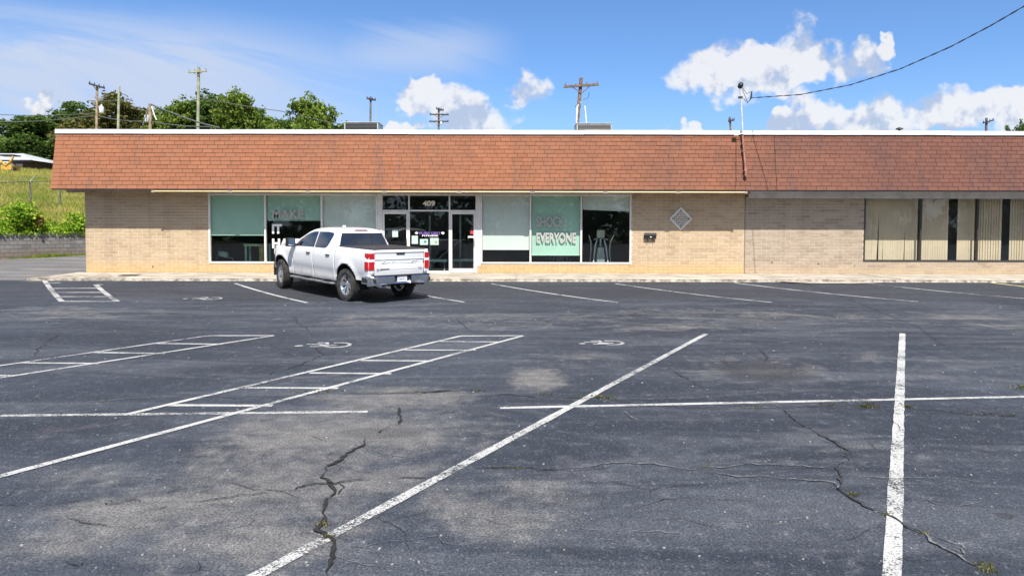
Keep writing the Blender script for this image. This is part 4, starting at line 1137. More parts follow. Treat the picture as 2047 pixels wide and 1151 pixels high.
# ================================================================== PICKUP TRUCK (local: x forward, y left, z up, origin under the rear axle)
def truck():
    S = 0.965
    TX, TY, TA = -3.66, 18.62, R(44.5)
    z0 = g(TY); z1 = g(TY + 3.745*S*math.cos(TA))
    root = empty('pickup_truck', (TX, TY, z0))
    root.rotation_euler = (0, -math.atan2(z1 - z0, 3.745*S), R(90) + TA)
    root.scale = (S, S, S)
    tag(root, 'white crew cab pickup truck parked nose to the kerb with black bed cover', 'pickup truck')
    pt = bpy.data.materials.new('white_paint'); pt.use_nodes = True
    N = NT(pt.node_tree); b = N.n['Principled BSDF']
    pos = N.new('ShaderNodeTexCoord').outputs['Object']
    dz = N.sep(pos)[2]
    dirt = N.m('MULTIPLY', N.ramp(dz, 0.95, 0.45), N.ramp(N.noise(pos, 5, 5, 0.65), 0.35, 0.7, 0.25, 0.85))
    N.l.new(N.mix(dirt, (0.72, 0.725, 0.735), (0.46, 0.43, 0.39)), b.inputs['Base Color'])
    b.inputs['Roughness'].default_value = 0.28; b.inputs['Coat Weight'].default_value = 0.8; b.inputs['Coat Roughness'].default_value = 0.05
    chrome = mat('chrome', (0.78, 0.80, 0.83), 0.22, 0.05, 3, metal=1.0)
    alloy = mat('alloy', (0.70, 0.71, 0.73), 0.25, 0.08, 6, metal=0.9)
    rub = mat('tyre_rubber', (0.055, 0.052, 0.048), 0.9, 0.25, 8, 0.5, 40)
    trim = mat('black_trim', (0.022, 0.022, 0.024), 0.55, 0.1, 6)
    cov = mat('bed_cover_vinyl', (0.035, 0.034, 0.038), 0.55, 0.15, 4, 0.2, 60)
    red = mat('lamp_red', (0.50, 0.008, 0.012), 0.12, 0.1, 5, coat=1.0)
    dred = mat('lamp_dark_red', (0.22, 0.02, 0.025), 0.2, 0.1, 5, coat=1.0)
    clr = mat('lamp_clear', (0.80, 0.80, 0.82), 0.15, 0.05, 5, coat=1.0)
    gl = mat('tinted_glass', (0.012, 0.014, 0.016), 0.03, 0.1, 2, spec=0.9, coat=1.0)
    under = mat('underbody', (0.012, 0.012, 0.012), 0.9, 0.2, 4)
    RA, ZA, WB = 0.53, 0.465, 3.745

    def ztop(x):                                # upper edge of the lower body side
        if x < 0.60: return 1.415
        if x < 3.0: return 1.335 - (x - 0.6)*0.018
        return 1.292 - 0.06*((x-3.0)/1.7)**2
    def half(x):                                # plan outline
        h = 1.0
        if x > 3.9: h -= 0.30*((x - 3.9)/0.64)**2.6
        if x < -0.95: h -= 0.10*((-0.95 - x)/0.2)**2*0.4
        return h
    PR = [(0.44, .915), (0.50, .945), (0.57, .955), (0.66, .955), (0.74, .965), (0.82, .985), (0.92, .998), (1.05, 1.004), (1.16, 1.0), (1.24, .988), (1.30, .972), (1.36, .955), (1.43, .93)]
    def prof(z):
        for (a, ya), (b_, yb) in zip(PR[:-1], PR[1:]):
            if z <= b_: return ya + (yb-ya)*max(0.0, (z-a))/(b_-a)
        return PR[-1][1]
    def zbot(x):
        z = 0.47 if 0.3 < x < 3.4 else (0.60 if x < 0 else 0.55)
        for c in (0.0, WB):
            d = abs(x - c)
            if d < RA: z = max(z, ZA + math.sqrt(RA*RA - d*d))
        return z
    def side_y(x, z):
        y = prof(z)*half(x)
        for c in (0.0, WB):
            d = math.hypot(x - c, z - ZA); y += 0.030*math.exp(-((d - RA)/0.10)**2)
        return y
    def side_panel(name, xa, xb, sgn, zcap=None, par=None, fine=0.04):
        xs = [xa]; 
        n = max(2, int((xb - xa)/fine)); xs = [xa + (xb-xa)*i/n for i in range(n+1)]
        for c in (0.0, WB):
            for e in (-RA, RA):
                if xa < c + e < xb: xs += [c + e - 0.004, c + e + 0.004]
            if xa < c < xb or xa < c + RA < xb or xa < c - RA < xb:
                xs += [c + RA*math.cos(R(a)) for a in range(0, 181, 6) if xa < c + RA*math.cos(R(a)) < xb]
        xs = sorted(set(round(x, 4) for x in xs))
        zs = [0.44, 0.50, 0.57, 0.62, 0.68, 0.74, 0.79, 0.84, 0.90, 0.96, 1.02, 1.08, 1.14, 1.19, 1.24, 1.28, 1.32, 1.36, 1.40, 1.43]
        vs = []; fs = []
        for x in xs:
            zb, zt = zbot(x), ztop(x)
            for z in zs:
                zz = min(max(z, zb), zt); vs.append((x, sgn*side_y(x, zz), zz))
        m = len(zs)
        for i in range(len(xs)-1):
            for j in range(m-1):
                q = (i*m+j, (i+1)*m+j, (i+1)*m+j+1, i*m+j+1)
                P4 = [Vector(vs[k]) for k in q]
                if (P4[0]-P4[3]).length < 1e-5 and (P4[1]-P4[2]).length < 1e-5: continue
                fs.append(q if sgn < 0 else q[::-1])
        mb = MB(); mb.add(vs, fs, True)
        me = mb.mesh(name, pt)
        bm = bmesh.new(); bm.from_mesh(me); bmesh.ops.remove_doubles(bm, verts=bm.verts, dist=0.0008)
        bmesh.ops.dissolve_degenerate(bm, dist=0.0005, edges=bm.edges); bm.to_mesh(me); bm.free()
        o = obj(name, me, par or root)
        sd = o.modifiers.new('skin', 'SOLIDIFY'); sd.thickness = 0.03; sd.offset = -1 if sgn > 0 else -1
        return o
    G_ = 0.008
    doors = {}
    for s in (1, -1):
        side_panel('bed_side', -1.10, 0.585, s)
        side_panel('front_fender', 2.985 + G_, 4.52, s)
        doors[s, 0] = side_panel('door', 0.60 + G_, 1.79 - G_, s)
        doors[s, 1] = side_panel('door', 1.79 + G_, 2.985 - G_, s)
        doors[s, 0]['label'] = 'rear door'; doors[s, 1]['label'] = 'front door'
    # inner core so that seams and arches show dark, not sky
    mb = MB(); mb.box(-1.05, 4.36, -0.72, 0.80, 0.50, 1.16); mb.box(0.5, 3.30, -0.92, 0.92, 0.50, 1.28); mb.box(-0.55 - 0.45, -0.53, -0.9, 0.9, 0.62, 1.30); mb.box(0.53, 3.20, -0.9, 0.9, 0.40, 0.52)
    mb.build('chassis', under, root)
    for c in (0.0, WB):                          # wheel housings
        for s in (1, -1):
            mb = MB(); vs = []; fs = []; n = 18
            for k in range(n+1):
                a = R(-15 + 210*k/n)
                for y in (0.58, 0.965): vs.append((c + 0.537*math.cos(a), s*y, ZA + 0.537*math.sin(a)))
            for k in range(n): fs.append((2*k, 2*k+1, 2*k+3, 2*k+2))
            mb.add(vs, fs, True); mb.build('wheel_arch', under, root)
    mb = MB(); mb.tube([(0, -.75, .43), (0, .75, .43)], .06); mb.lathe([(0, -.16), (.12, -.13), (.16, 0), (.12, .13), (0, .16)], 14, Matrix.Translation((0, 0, .43)) @ Matrix.Rotation(R(90), 4, 'Y'))
    mb.tube([(WB, -.75, .43), (WB, .75, .43)], .05); mb.build('axle', under, root)
    # bed: rails, cover, tailgate
    for s in (1, -1):
        mb = MB(); mb.box(-1.10, 0.585, min(s*.86, s*.932), max(s*.86, s*.932), 1.395, 1.424); bevel(mb.build('bed_rail', pt, root), .012)
    mb = MB(); mb.box(-1.075, 0.575, -.875, .875, 1.39, 1.452); bevel(mb.build('bed_cover', cov, root), .018, 3)
    # tailgate as a shaped panel: rows of (z, x)
    rows = [(1.418, -1.085), (1.412, -1.112), (1.385, -1.128), (1.35, -1.13), (1.335, -1.112), (1.20, -1.110), (1.165, -1.112), (1.145, -1.094), (1.03, -1.094), (1.005, -1.114), (.90, -1.116), (.885, -1.098), (.872, -1.112), (.745, -1.10)]
    mb = MB(); vs = []; fs = []; ny = 20
    for (z, x) in rows:
        for i in range(ny+1):
            y = -.80 + 1.60*i/ny; vs.append((x + 0.035*(abs(y)/.8)**3, y, z))
    for j in range(len(rows)-1):
        for i in range(ny): fs.append((j*(ny+1)+i, j*(ny+1)+i+1, (j+1)*(ny+1)+i+1, (j+1)*(ny+1)+i)[::-1])
    mb.add(vs, fs, False); tg = mb.build('tailgate', pt, root, True)
    mb = MB(); mb.box(-1.06, -1.02, -.80, .80, .75, 1.40); mb.build('tailgate_back', under, root)
    mb = MB(); mb.box(-1.136, -1.108, -.135, .135, 1.300, 1.352); bevel(mb.build('handle', trim, tg), .012)
    for s in (1, -1):                            # corner posts of the bed
        mb = MB(); vs = []; fs = []
        zz = [.745, .85, .95, 1.05, 1.15, 1.25, 1.35, 1.415]
        for z in zz:
            for k in range(6):
                t = k/5; y0_, y1_ = .806, side_y(-1.10, z)
                a = t*math.pi/2
                vs.append((-1.075 - 0.01 + (1 - math.cos(math.pi/2 - a))*0.0 - 0.0 + (-0.02*(1-t**3)), s*(y0_ + (y1_-y0_)*t), z))
        for j in range(len(zz)-1):
            for k in range(5): fs.append((j*6+k, j*6+k+1, (j+1)*6+k+1, (j+1)*6+k))
        mb.add(vs, fs, True); o = mb.build('corner_post', pt, root, True); o.modifiers.new('skin', 'SOLIDIFY').thickness = 0.02
        # tail light wraps the corner
        def lamp(z0_, z1_, yi, xs_, m, nm, par, grow=0.0):
            mb = MB(); vs = []; fs = []
            path = [(-1.118, yi), (-1.118, .90), (-1.112, .955), (-1.085, side_y(-1.08, (z0_+z1_)/2) + .012)] + [(-1.03, side_y(-1.03, (z0_+z1_)/2) + .014), (xs_, side_y(xs_, (z0_+z1_)/2) + .008)]
            for z in (z0_, z1_):
                for (x, y) in path: vs.append((x - grow, s*(y + grow), z))
            n = len(path)
            for k in range(n-1): fs.append((k, k+1, n+k+1, n+k))
            inner = [(x + .06 if k < 3 else x, s*(y if k < 3 else y - .06), z) for z in (z0_, z1_) for k, (x, y) in enumerate(path)]
            o_ = len(vs); vs += inner
            for k in range(n-1): fs += [(k, k+1, o_+k+1, o_+k), (n+k, n+k+1, o_+n+k+1, o_+n+k)]
            fs += [(n-1, 2*n-1, o_+2*n-1, o_+n-1), (0, n, o_+n, o_)]
            mb.add(vs, fs, False); return mb.build(nm, m, par, True)
        tl = lamp(1.185, 1.335, .812, -.93, red, 'tail_light', root)
        lamp(.90, 1.115, .812, -.955, red, 'lower_lens', tl)
        lamp(1.115, 1.185, .812, -1.06, clr, 'reverse_lens', tl, -0.003)
    # writing on the tailgate
    def rear_text(s_, yc, zc, wd, ht, x, m, nm, bold=.02, dep=.006):
        o = text_mesh(s_, -wd/2, wd/2, -ht/2, ht/2, 0.0, m, None, nm, bold, dep)
        for v in o.data.vertices:
            X, Y, Z = v.co; v.co = (x + Y, yc - X, zc + Z)
        o.data.flip_normals() if False else None
        o.parent = tg
        return o
    rear_text('CHEVROLET', 0.0, 1.088, 1.16, .062, -1.0945, pt, 'lettering', .02, .010)
    rear_text('SILVERADO', 0.545, .918, .40, .026, -1.117, trim, 'lettering', .03, .004)
    rear_text('LTZ', -.66, .925, .11, .024, -1.115, trim, 'lettering', .03, .004)
    # rear bumper: chrome bar with corner steps and a plate recess
    mb = MB(); vs = []; fs = []
    prof_b = [(-1.125, .745), (-1.235, .742), (-1.262, .715), (-1.262, .60), (-1.245, .535), (-1.18, .515)]
    yy = [-1.0, -.985, -.95, -.88, -.80, -.62, -.40, -.30, -.27, -.262, .262, .27, .30, .40, .62, .80, .88, .95, .985, 1.0]
    for y in yy:
        k = max(0.0, (abs(y) - .80)/.20); dx = .16*k**2.2; rec = .075 if abs(y) < .265 else 0.0; drop = -.03*min(1, max(0, (abs(y) - .3)/.5))
        for j, (x, z) in enumerate(prof_b):
            r_ = rec if 1 <= j <= 3 else 0
            vs.append((x + dx*(1 if j < 5 else .5) + r_, y, z + (drop if j > 3 else 0)))
    m = len(prof_b)
    for i in range(len(yy)-1):
        for j in range(m-1): fs.append((i*m+j, (i+1)*m+j, (i+1)*m+j+1, i*m+j+1))
    mb.add(vs, fs, False); bp = mb.build('rear_bumper', chrome, root, True)
    sd = bp.modifiers.new('skin', 'SOLIDIFY'); sd.thickness = .03
    mb = MB(); mb.box(-1.245, -1.12, -.90, .90, .742, .760); bevel(mb.build('step_pad', trim, bp), .006)
    for s in (1, -1):                            # bumper ends along the body side, with step pocket
        mb = MB(); mb.box(-1.13, -.80, min(s*.955, s*1.005), max(s*.955, s*1.005), .52, .735); bevel(mb.build('bumper_end', chrome, bp), .025, 3)
        mb = MB(); mb.prism([(-.09, -.055), (.16, -.055), (.16, .06), (-.03, .06), (-.09, .02)], .02, Matrix.Translation((-1.0, s*1.0 + (0.012 if s > 0 else -.012+.02), .625)) @ Matrix.Rotation(R(90), 4, 'X')); mb.build('corner_step', trim, bp)
        mb = MB(); mb.prism([(-.11, -.05), (.10, -.05), (.14, .05), (-.11, .05)], .012, Matrix.Translation((-1.252, s*.80, .62)) @ Matrix.Rotation(R(90), 4, 'Z') @ Matrix.Rotation(R(90), 4, 'X') ); mb.build('bumper_pocket', trim, bp)
        mb = MB()
        o_ = [(-.085, -.04), (.085, -.04), (.085, .04), (-.085, .04)]; i_ = [(-.07, -.026), (.07, -.026), (.07, .026), (-.07, .026)]
        vs = [(-1.275, s*.62 + a, .495 + b_) for a, b_ in o_] + [(-1.275, s*.62 + a, .495 + b_) for a, b_ in i_] + [(-1.0, s*.62 + a, .50 + b_) for a, b_ in o_] + [(-1.1, s*.62 + a, .50 + b_) for a, b_ in i_]
        fs = [(k, (k+1) % 4, 4 + (k+1) % 4, 4 + k) for k in range(4)] + [(k, 8+k, 8+(k+1) % 4, (k+1) % 4) for k in range(4)] + [(4+k, 4+(k+1) % 4, 12+(k+1) % 4, 12+k) for k in range(4)]
        mb.add(vs, fs); mb.build('exhaust_tip', chrome, root, True)
        mb = MB(); mb.tube([(-1.0, s*.62, .50), (-.6, s*.60, .48)], .05); mb.build('exhaust_pipe', under, root)
    mb = MB(); mb.box(-1.20, -1.19, -.26, .26, .58, .735); mb.build('plate_recess', trim, bp)
    mb = MB(); mb.box(-1.215, -1.205, -.155, .155, .575, .730); pl = mb.build('licence_plate', clr, bp)
    mb = MB(); mb.box(-1.217, -1.2155, -.10, .10, .625, .665); mb.build('plate_print', mat('plate_blue', (.45,.50,.60), .5, .5, 40), pl)
    mb = MB(); mb.box(-1.22, -1.0, -.06, .06, .44, .52); mb.tube([(-1.0, -.5, .50), (-1.0, .5, .50)], .05); mb.build('tow_hitch', under, root)
    # cab: shell rings from belt to roof
    def ring(z, xf, xr, hy, rad, n=5):
        out = []
        for (cx_, cy_, a0) in ((xf - rad, hy - rad, 0), (xr + rad, hy - rad, 90), (xr + rad, -hy + rad, 180), (xf - rad, -hy + rad, 270)):
            for k in range(n):
                a = R(a0 + 90*k/(n-1)); out.append((cx_ + rad*math.cos(a), cy_ + rad*math.sin(a), z))
        return out
    rings = [(1.27, 3.34, .605, .945, .10), (1.345, 3.20, .625, .932, .11), (1.55, 2.86, .69, .855, .13), (1.76, 2.47, .765, .765, .16), (1.835, 2.28, .80, .72, .18), (1.885, 2.08, .88, .645, .22), (1.915, 1.86, 1.02, .50, .25), (1.928, 1.65, 1.2, .30, .15)]
    mb = MB(); vs = []; fs = []
    for r_ in rings: vs += ring(*r_)
    n = 20
    for j in range(len(rings)-1):
        for k in range(n): fs.append((j*n+k, j*n+(k+1) % n, (j+1)*n+(k+1) % n, (j+1)*n+k))
    fs.append(tuple(range((len(rings)-1)*n, len(rings)*n)))
    mb.add(vs, fs, True); cab = mb.build('cab_roof', pt, root, True)
    # window panels lie just proud of the shell
    def yz(z):                                   # shell half width at height z
        zz = [r_[0] for r_ in rings]; hh = [r_[3] for r_ in rings]
        for a, b_, c, d in zip(zz[:-1], zz[1:], hh[:-1], hh[1:]):
            if z <= b_: return c + (d-c)*(z-a)/(b_-a)
        return hh[-1]
    def xr_(z):
        zz = [r_[0] for r_ in rings]; hh = [r_[2] for r_ in rings]
        for a, b_, c, d in zip(zz[:-1], zz[1:], hh[:-1], hh[1:]):
            if z <= b_: return c + (d-c)*(z-a)/(b_-a)
    def xf_(z):
        zz = [r_[0] for r_ in rings]; hh = [r_[1] for r_ in rings]
        for a, b_, c, d in zip(zz[:-1], zz[1:], hh[:-1], hh[1:]):
            if z <= b_: return c + (d-c)*(z-a)/(b_-a)
    for s in (1, -1):
        rear = [(1.765, 1.352), (1.795, 1.785), (1.30, 1.80), (1.03, 1.785), (.965, 1.755), (.975, 1.68), (1.03, 1.52), (1.085, 1.42), (1.16, 1.365), (1.25, 1.352)]
        frontw = [(2.90, 1.335), (2.86, 1.40), (2.70, 1.52), (2.50, 1.64), (2.30, 1.725), (2.10, 1.775), (1.845, 1.790), (1.81, 1.352)]
        for poly, key, nm in ((rear, 0, 'side_window'), (frontw, 1, 'side_window')):
            mb = MB(); cxp = sum(p[0] for p in poly)/len(poly); czp = sum(p[1] for p in poly)/len(poly)
            vs = []; fs = []
            for p in poly: vs.append((p[0], s*(yz(p[1]) + .010), p[1]))
            for p in poly: q = (cxp + (p[0]-cxp)*.5, czp + (p[1]-czp)*.5); vs.append((q[0], s*(yz(q[1]) + .012), q[1]))
            vs.append((cxp, s*(yz(czp) + .012), czp)); k = len(poly)
            for i in range(k): fs += [(i, (i+1) % k, k+(i+1) % k, k+i), (k+i, k+(i+1) % k, 2*k)]
            mb.add(vs, fs, True); mb.build(nm, gl, doors[s, key], True)
        mb = MB(); zc, xc = 1.16, None
        for key, xh in ((0, .93), (1, 2.03)):
            mb = MB(); y_ = side_y(xh, 1.17); mb.box(xh - .10, xh + .10, min(s*(y_ + .0), s*(y_ + .035)), max(s*y_, s*(y_ + .035)), 1.155, 1.19); bevel(mb.build('handle', trim, doors[s, key]), .012, 2)
        mb = MB(); mb.tube([(2.84, s*.93, 1.36), (2.86, s*1.03, 1.37)], .03); mb.obox((2.87, s*1.13, 1.43), (.075, .01*s, 0), (.0, .115, 0), (0, 0, .125)); o = mb.build('side_mirror', trim, root); bevel(o, .03, 3)
        mb = MB(); mb.obox((2.925, s*1.13, 1.45), (.03, 0, 0), (0, .11, 0), (0, 0, .095)); bevel(mb.build('mirror_cap', chrome, o), .02, 2)
        mb = MB(); mb.obox((2.790, s*1.13, 1.44), (.003, 0, 0), (0, .095, 0), (0, 0, .10)); mb.build('mirror_glass', mat('mirror', (.8,.82,.85), .03, .02, 3, metal=1.0), o)
        # running board
        mb = MB(); mb.box(.62, 3.08, min(s*.89, s*1.04), max(s*.89, s*1.04), .375, .43); rb = mb.build('running_board', mat('step_grey', (.30,.31,.32), .4, .15, 5, metal=.5), root); bevel(rb, .02, 3)
        for xa, xb in ((.85, 1.15), (1.95, 2.35)):
            mb = MB(); mb.box(xa, xb, min(s*.93, s*1.03), max(s*.93, s*1.03), .4305, .436); mb.build('tread_pad', trim, rb)
        for xa in (.8, 1.8, 2.8):
            mb = MB(); mb.box(xa - .03, xa + .03, min(s*.6, s*.89), max(s*.6, s*.89), .40, .47); mb.build('bracket', under, rb)
        mb = MB(); mb.box(.535, .56, min(s*.80, s*.97), max(s*.80, s*.97), .34, .60); mb.build('mud_flap', trim, root)
        mb = MB(); mb.box(3.2, 3.25, min(s*.80, s*.96), max(s*.80, s*.96), .34, .58); mb.build('mud_flap', trim, root)
        # headlight
        mb = MB(); mb.obox((4.42, s*.72, 1.06), (.05, 0, 0), (-.03*s, .17, 0), (0, 0, .09)); bevel(mb.build('headlight', clr, root), .02)
    # rear and front glass
    mb = MB(); vs = []
    for z, w_ in ((1.40, .80), (1.60, .735), (1.785, .655)):
        for i in range(7): y = -w_ + 2*w_*i/6; vs.append((xr_(z) - .024 + .018*(y/w_)**2, y, z))
    fs = [(j*7+i, j*7+i+1, (j+1)*7+i+1, (j+1)*7+i) for j in range(2) for i in range(6)]
    mb.add(vs, fs, True); rw = mb.build('rear_window', gl, root, True)
    mb = MB(); mb.box(xr_(1.6) - .03, xr_(1.6) - .018, -.006, .006, 1.42, 1.76); 
    for y in (-.27, .27): mb.obox((xr_(1.59) - .026, y, 1.59), (.006, 0, 0), (0, .006, 0), (.055, 0, .17))
    mb.v = mb.v[8:]; mb.f = [tuple(i - 8 for i in f) for f in mb.f[6:]]; mb.mi = mb.mi[6:]; mb.sm = mb.sm[6:]
    mb.build('slider_rail', trim, rw)
    mb = MB(); vs = []
    for z, w_ in ((1.32, .78), (1.55, .72), (1.78, .62)):
        for i in range(7): y = -w_ + 2*w_*i/6; vs.append((xf_(z) + .014 - .03*(y/w_)**2, y, z))
    mb.add(vs, fs, True); mb.build('windshield', gl, root, True)
    mb = MB(); mb.obox((.83, 0, 1.845), (.03, 0, .012), (0, .21, 0), (-.012, 0, .024)); bevel(mb.build('brake_light', dred, root), .008)
    mb = MB(); mb.obox((1.75, .0, 1.945), (.08, 0, 0), (0, .02, 0), (0, 0, .028)); bevel(mb.build('antenna', pt, root), .02, 2)
    # hood, grille, front bumper
    mb = MB(); vs = []; fs = []; nx, ny = 12, 14
    for i in range(nx+1):
        x = 3.10 + 1.38*i/nx
        for j in range(ny+1):
            t = -1 + 2*j/ny; hw = side_y(x, ztop(x)) - .004
            vs.append((x, t*hw, ztop(x) + .075*(1 - abs(t)**3) - .05*(i/nx)**4 + (.018 if .35 < abs(t) < .75 else 0)))
    for i in range(nx):
        for j in range(ny): fs.append((i*(ny+1)+j, i*(ny+1)+j+1, (i+1)*(ny+1)+j+1, (i+1)*(ny+1)+j))
    mb.add(vs, fs, True); mb.build('hood', pt, root, True)
    mb = MB(); mb.box(4.36, 4.50, -.74, .74, .80, 1.20); bevel(mb.build('grille', trim, root), .03)
    for k in range(4):
        mb = MB(); mb.box(4.501, 4.52, -.60, .60, .86 + .09*k, .89 + .09*k); mb.build('grille_bar', chrome, root)
    mb = MB(); mb.box(4.36, 4.62, -.84, .84, .46, .74); bevel(mb.build('front_bumper', chrome, root), .06, 3)
    # wheels
    TR, TWD = .425, .145
    tp = [(.262, -TWD*.78), (.30, -TWD*.95), (.36, -TWD), (.40, -TWD*.93), (.419, -TWD*.78), (TR, -TWD*.60), (TR + .004, 0), (TR, TWD*.60), (.419, TWD*.78), (.40, TWD*.93), (.36, TWD), (.30, TWD*.95), (.262, TWD*.78)]
    mb = MB(); mb.lathe(tp, 40)
    for k in range(44):                          # tread and shoulder lugs
        a = 2*math.pi*k/44
        for row, (h0, sk) in enumerate(((-.095, .05), (-.033, -.05), (.033, .05), (.095, -.05))):
            aa = a + (row % 2)*math.pi/44
            mb.obox((math.cos(aa)*(TR + .003), math.sin(aa)*(TR + .003), h0), (math.cos(aa)*.009, math.sin(aa)*.009, 0), (-math.sin(aa)*.020, math.cos(aa)*.020, sk*.12), (0, 0, .026))
        for sd_ in (-1, 1):
            mb.obox((math.cos(a)*.408, math.sin(a)*.408, sd_*.128), (math.cos(a)*.016, math.sin(a)*.016, 0), (-math.sin(a)*.018, math.cos(a)*.018, 0), (0, 0, .014))
    tyre_me = mb.mesh('tyre', rub)
    mb = MB(); mb.lathe([(.20, -.10), (.255, -.115), (.272, -.118), (.275, -.105), (.262, -.09), (.25, -.02), (.25, .115), (.272, .12)], 36)
    mb.lathe([(.0, .085), (.03, .085), (.045, .075), (.085, .062), (.10, .03)], 24)
    for k in range(6):
        for da in (-.17, .17):
            a = 2*math.pi*k/6 + da; ai = 2*math.pi*k/6 + da*.45
            A = Vector((math.cos(ai)*.075, math.sin(ai)*.075, .058)); B = Vector((math.cos(a)*.262, math.sin(a)*.262, .098))
            d = (B - A); t = Vector((-math.sin(a), math.cos(a), 0))
            mb.obox((A + B)/2, d/2, t*.020, Vector((0, 0, .014)))
    rim_me = mb.mesh('rim', alloy)
    mb = MB(); mb.lathe([(0, -.01), (.245, -.01)], 24); mb.lathe([(0.0, -.02), (.17, -.02), (.17, .0), (0, .0)], 24); disc_me = mb.mesh('brake_disc', mat('disc', (.05, .05, .05), .6, .2, 6))
    mb = MB()
    for k in range(6):
        a = 2*math.pi*k/6 + .5; mb.tube([(math.cos(a)*.055, math.sin(a)*.055, .06), (math.cos(a)*.055, math.sin(a)*.055, .085)], .010, 6)
    nut_me = mb.mesh('wheel_nuts', alloy)
    for c in (0.0, WB):
        for s in (1, -1):
            w = obj('wheel', tyre_me, root, (c, s*.865, .423)); w.rotation_euler = (Matrix.Rotation(R(-10 if c > 1 else 0), 3, 'Z') @ Matrix.Rotation(R(-90*s), 3, 'X') @ Matrix.Rotation(RND.uniform(0, 1), 3, 'Z')).to_euler()
            w.name = 'wheel'
            for nm, me in (('rim', rim_me), ('brake_disc', disc_me), ('wheel_nuts', nut_me)): obj(nm, me, w)
    return root
truck_o = truck()
# ================================================================== LEFT: block wall, bank, fence, field
WXB = -26.25
mat('block_mortar', (0.09, 0.085, 0.08), 0.95, 0.15, 4, 0.3, 40)
piece_mat('block', [(0.0, (0.20, 0.195, 0.18)), (0.4, (0.29, 0.28, 0.26)), (0.8, (0.25, 0.24, 0.22)), (1.0, (0.31, 0.285, 0.25))], stain=(0.15, 0.7, (0.22, 0.15, 0.10), 0.6), cvar=0.40, bump=0.5, bscale=30)
ret = MB(); c = WS(2, 0.148); ret.obox((c.x, c.y, 0.78), BT*12, BN*0.14, (0, 0, 0.84))
ret = tag(ret.build('retaining_wall', MATS['block_mortar']), 'weathered grey concrete block retaining wall below the grassy bank', 'wall')
u = MB(); bw, bh = 0.388, 0.188
def bq(s, a, z): return BT*s - BN*a + Vector((0, 0, z))
u.add([bq(.004, 0, .004), bq(bw-.004, 0, .004), bq(bw-.004, 0, bh-.004), bq(.004, 0, bh-.004), bq(0, .02, 0), bq(bw, .02, 0), bq(bw, .02, bh), bq(0, .02, bh)], [(0,1,2,3), (0,4,5,1), (1,5,6,2), (2,6,7,3), (3,7,4,0)])
me = u.mesh('block', MATS['block'])
for r in range(8):
    for k in range(30):
        s_ = -4.6 + 0.4*k + (0.2 if r % 2 else 0)
        o = obj('block', me, ret, WS(s_, RND.uniform(-0.004, 0.004), 0.02 + 0.2*r))
# bank
mb = MB(); vs = []; fs = []
als = [0.02, 0.3, 1, 2, 3.2, 4.5, 6, 8, 10.5, 14, 19, 26, 36, 50, 75, 130]
ss = list(range(-30, 40, 2)) + [44, 50, 60, 75, 95, 130]
for s_ in ss:
    for a in als:
        p = WS(s_, a); vs.append((p.x, p.y, bank(p.x, p.y) - 0.02 + min(1, a*.3)*0.12*noise.noise(Vector((p.x*.3, p.y*.3, 0)))))
m = len(als)
for i in range(len(ss)-1):
    for j in range(m-1): fs.append((i*m+j, i*m+j+1, (i+1)*m+j+1, (i+1)*m+j))
mb.add(vs, fs, True)
tag(up(mb).build('grass_bank', mat('bank_soil', (0.24, 0.22, 0.065), 0.95, 0.25, 1.2)), kind='structure')
leaf_mat('dry_grass', (0.32, 0.31, 0.085), (0.62, 0.54, 0.20), 0.35, 0.9, (0.28, 0.34, 0.06))
leaf_mat('green_grass', (0.10, 0.17, 0.02), (0.30, 0.36, 0.05), 0.4, 1.5)
rg = random.Random(11)
mb = MB()
def blade(mb, p, h, w, rnd):
    a = rnd.uniform(0, 6.283); d = Vector((math.cos(a), math.sin(a), 0)); s = Vector((-d.y, d.x, 0))*w
    l = rnd.uniform(0.05, 0.45)*h
    mb.add([p - s, p + s, p + s*0.6 + d*l*0.35 + Vector((0,0,h*0.6)), p + d*l + Vector((0,0,h)), p - s*0.6 + d*l*0.35 + Vector((0,0,h*0.6))], [(0,1,2,3,4)])
for _ in range(38000):
    Y = 33 + 72*rg.random()**1.35
    f = rg.uniform(-0.80, -0.585)
    X = f*Y
    if -(Vector((X, Y, 0)) - BP).dot(BN) < 1.2: continue
    k = 1 + (Y - 33)/45
    blade(mb, Vector((X, Y, bank(X, Y) - 0.05)), rg.uniform(0.28, 0.62)*(0.75 + 0.25*k), 0.010*k, rg)
tag(mb.build('grass', MATS['dry_grass']), 'tall yellow-green grass covering the slope behind the fence', 'grass', kind='stuff')
# lush ground cover spilling over the wall
leaf_mat('vine_leaf', (0.09, 0.20, 0.015), (0.40, 0.54, 0.07), 0.4, 2.2)
def leafq(mb, p, s, rnd, droop=0.3):
    n = Vector((rnd.gauss(0, 1), rnd.gauss(0, 1), rnd.gauss(0.5, 1))).normalized()
    a = n.orthogonal().normalized(); b = n.cross(a); w = rnd.uniform(0, 6.28)
    a, b = a*math.cos(w) + b*math.sin(w), b*math.cos(w) - a*math.sin(w)
    mb.add([p - a*s, p - b*s*0.55, p + a*s, p + b*s*0.55], [(0,1,2,3)])
mb = MB()
for _ in range(9000):
    s_ = rg.uniform(-5, 9); a = abs(rg.gauss(0, 1.0)) + .02
    p = WS(s_, a); hgt = 0.30 + 0.25*noise.noise(Vector((p.x*.8, p.y*.8, 3)))
    p.z = bank(p.x, p.y) + rg.uniform(-0.05, hgt)
    leafq(mb, p, rg.uniform(0.05, 0.11), rg)
for _ in range(900):
    s_ = rg.uniform(-5, 9); k = max(0, noise.noise(Vector((0, s_*.9, 5))))
    leafq(mb, WS(s_, -rg.uniform(0, .12), 1.66 - rg.random()*(0.10 + 0.6*k)), rg.uniform(0.04, 0.09), rg)
tag(mb.build('ground_cover', MATS['vine_leaf']), 'bright green leafy ground cover spilling over the block wall top', 'ground cover', kind='stuff')
mb = MB()
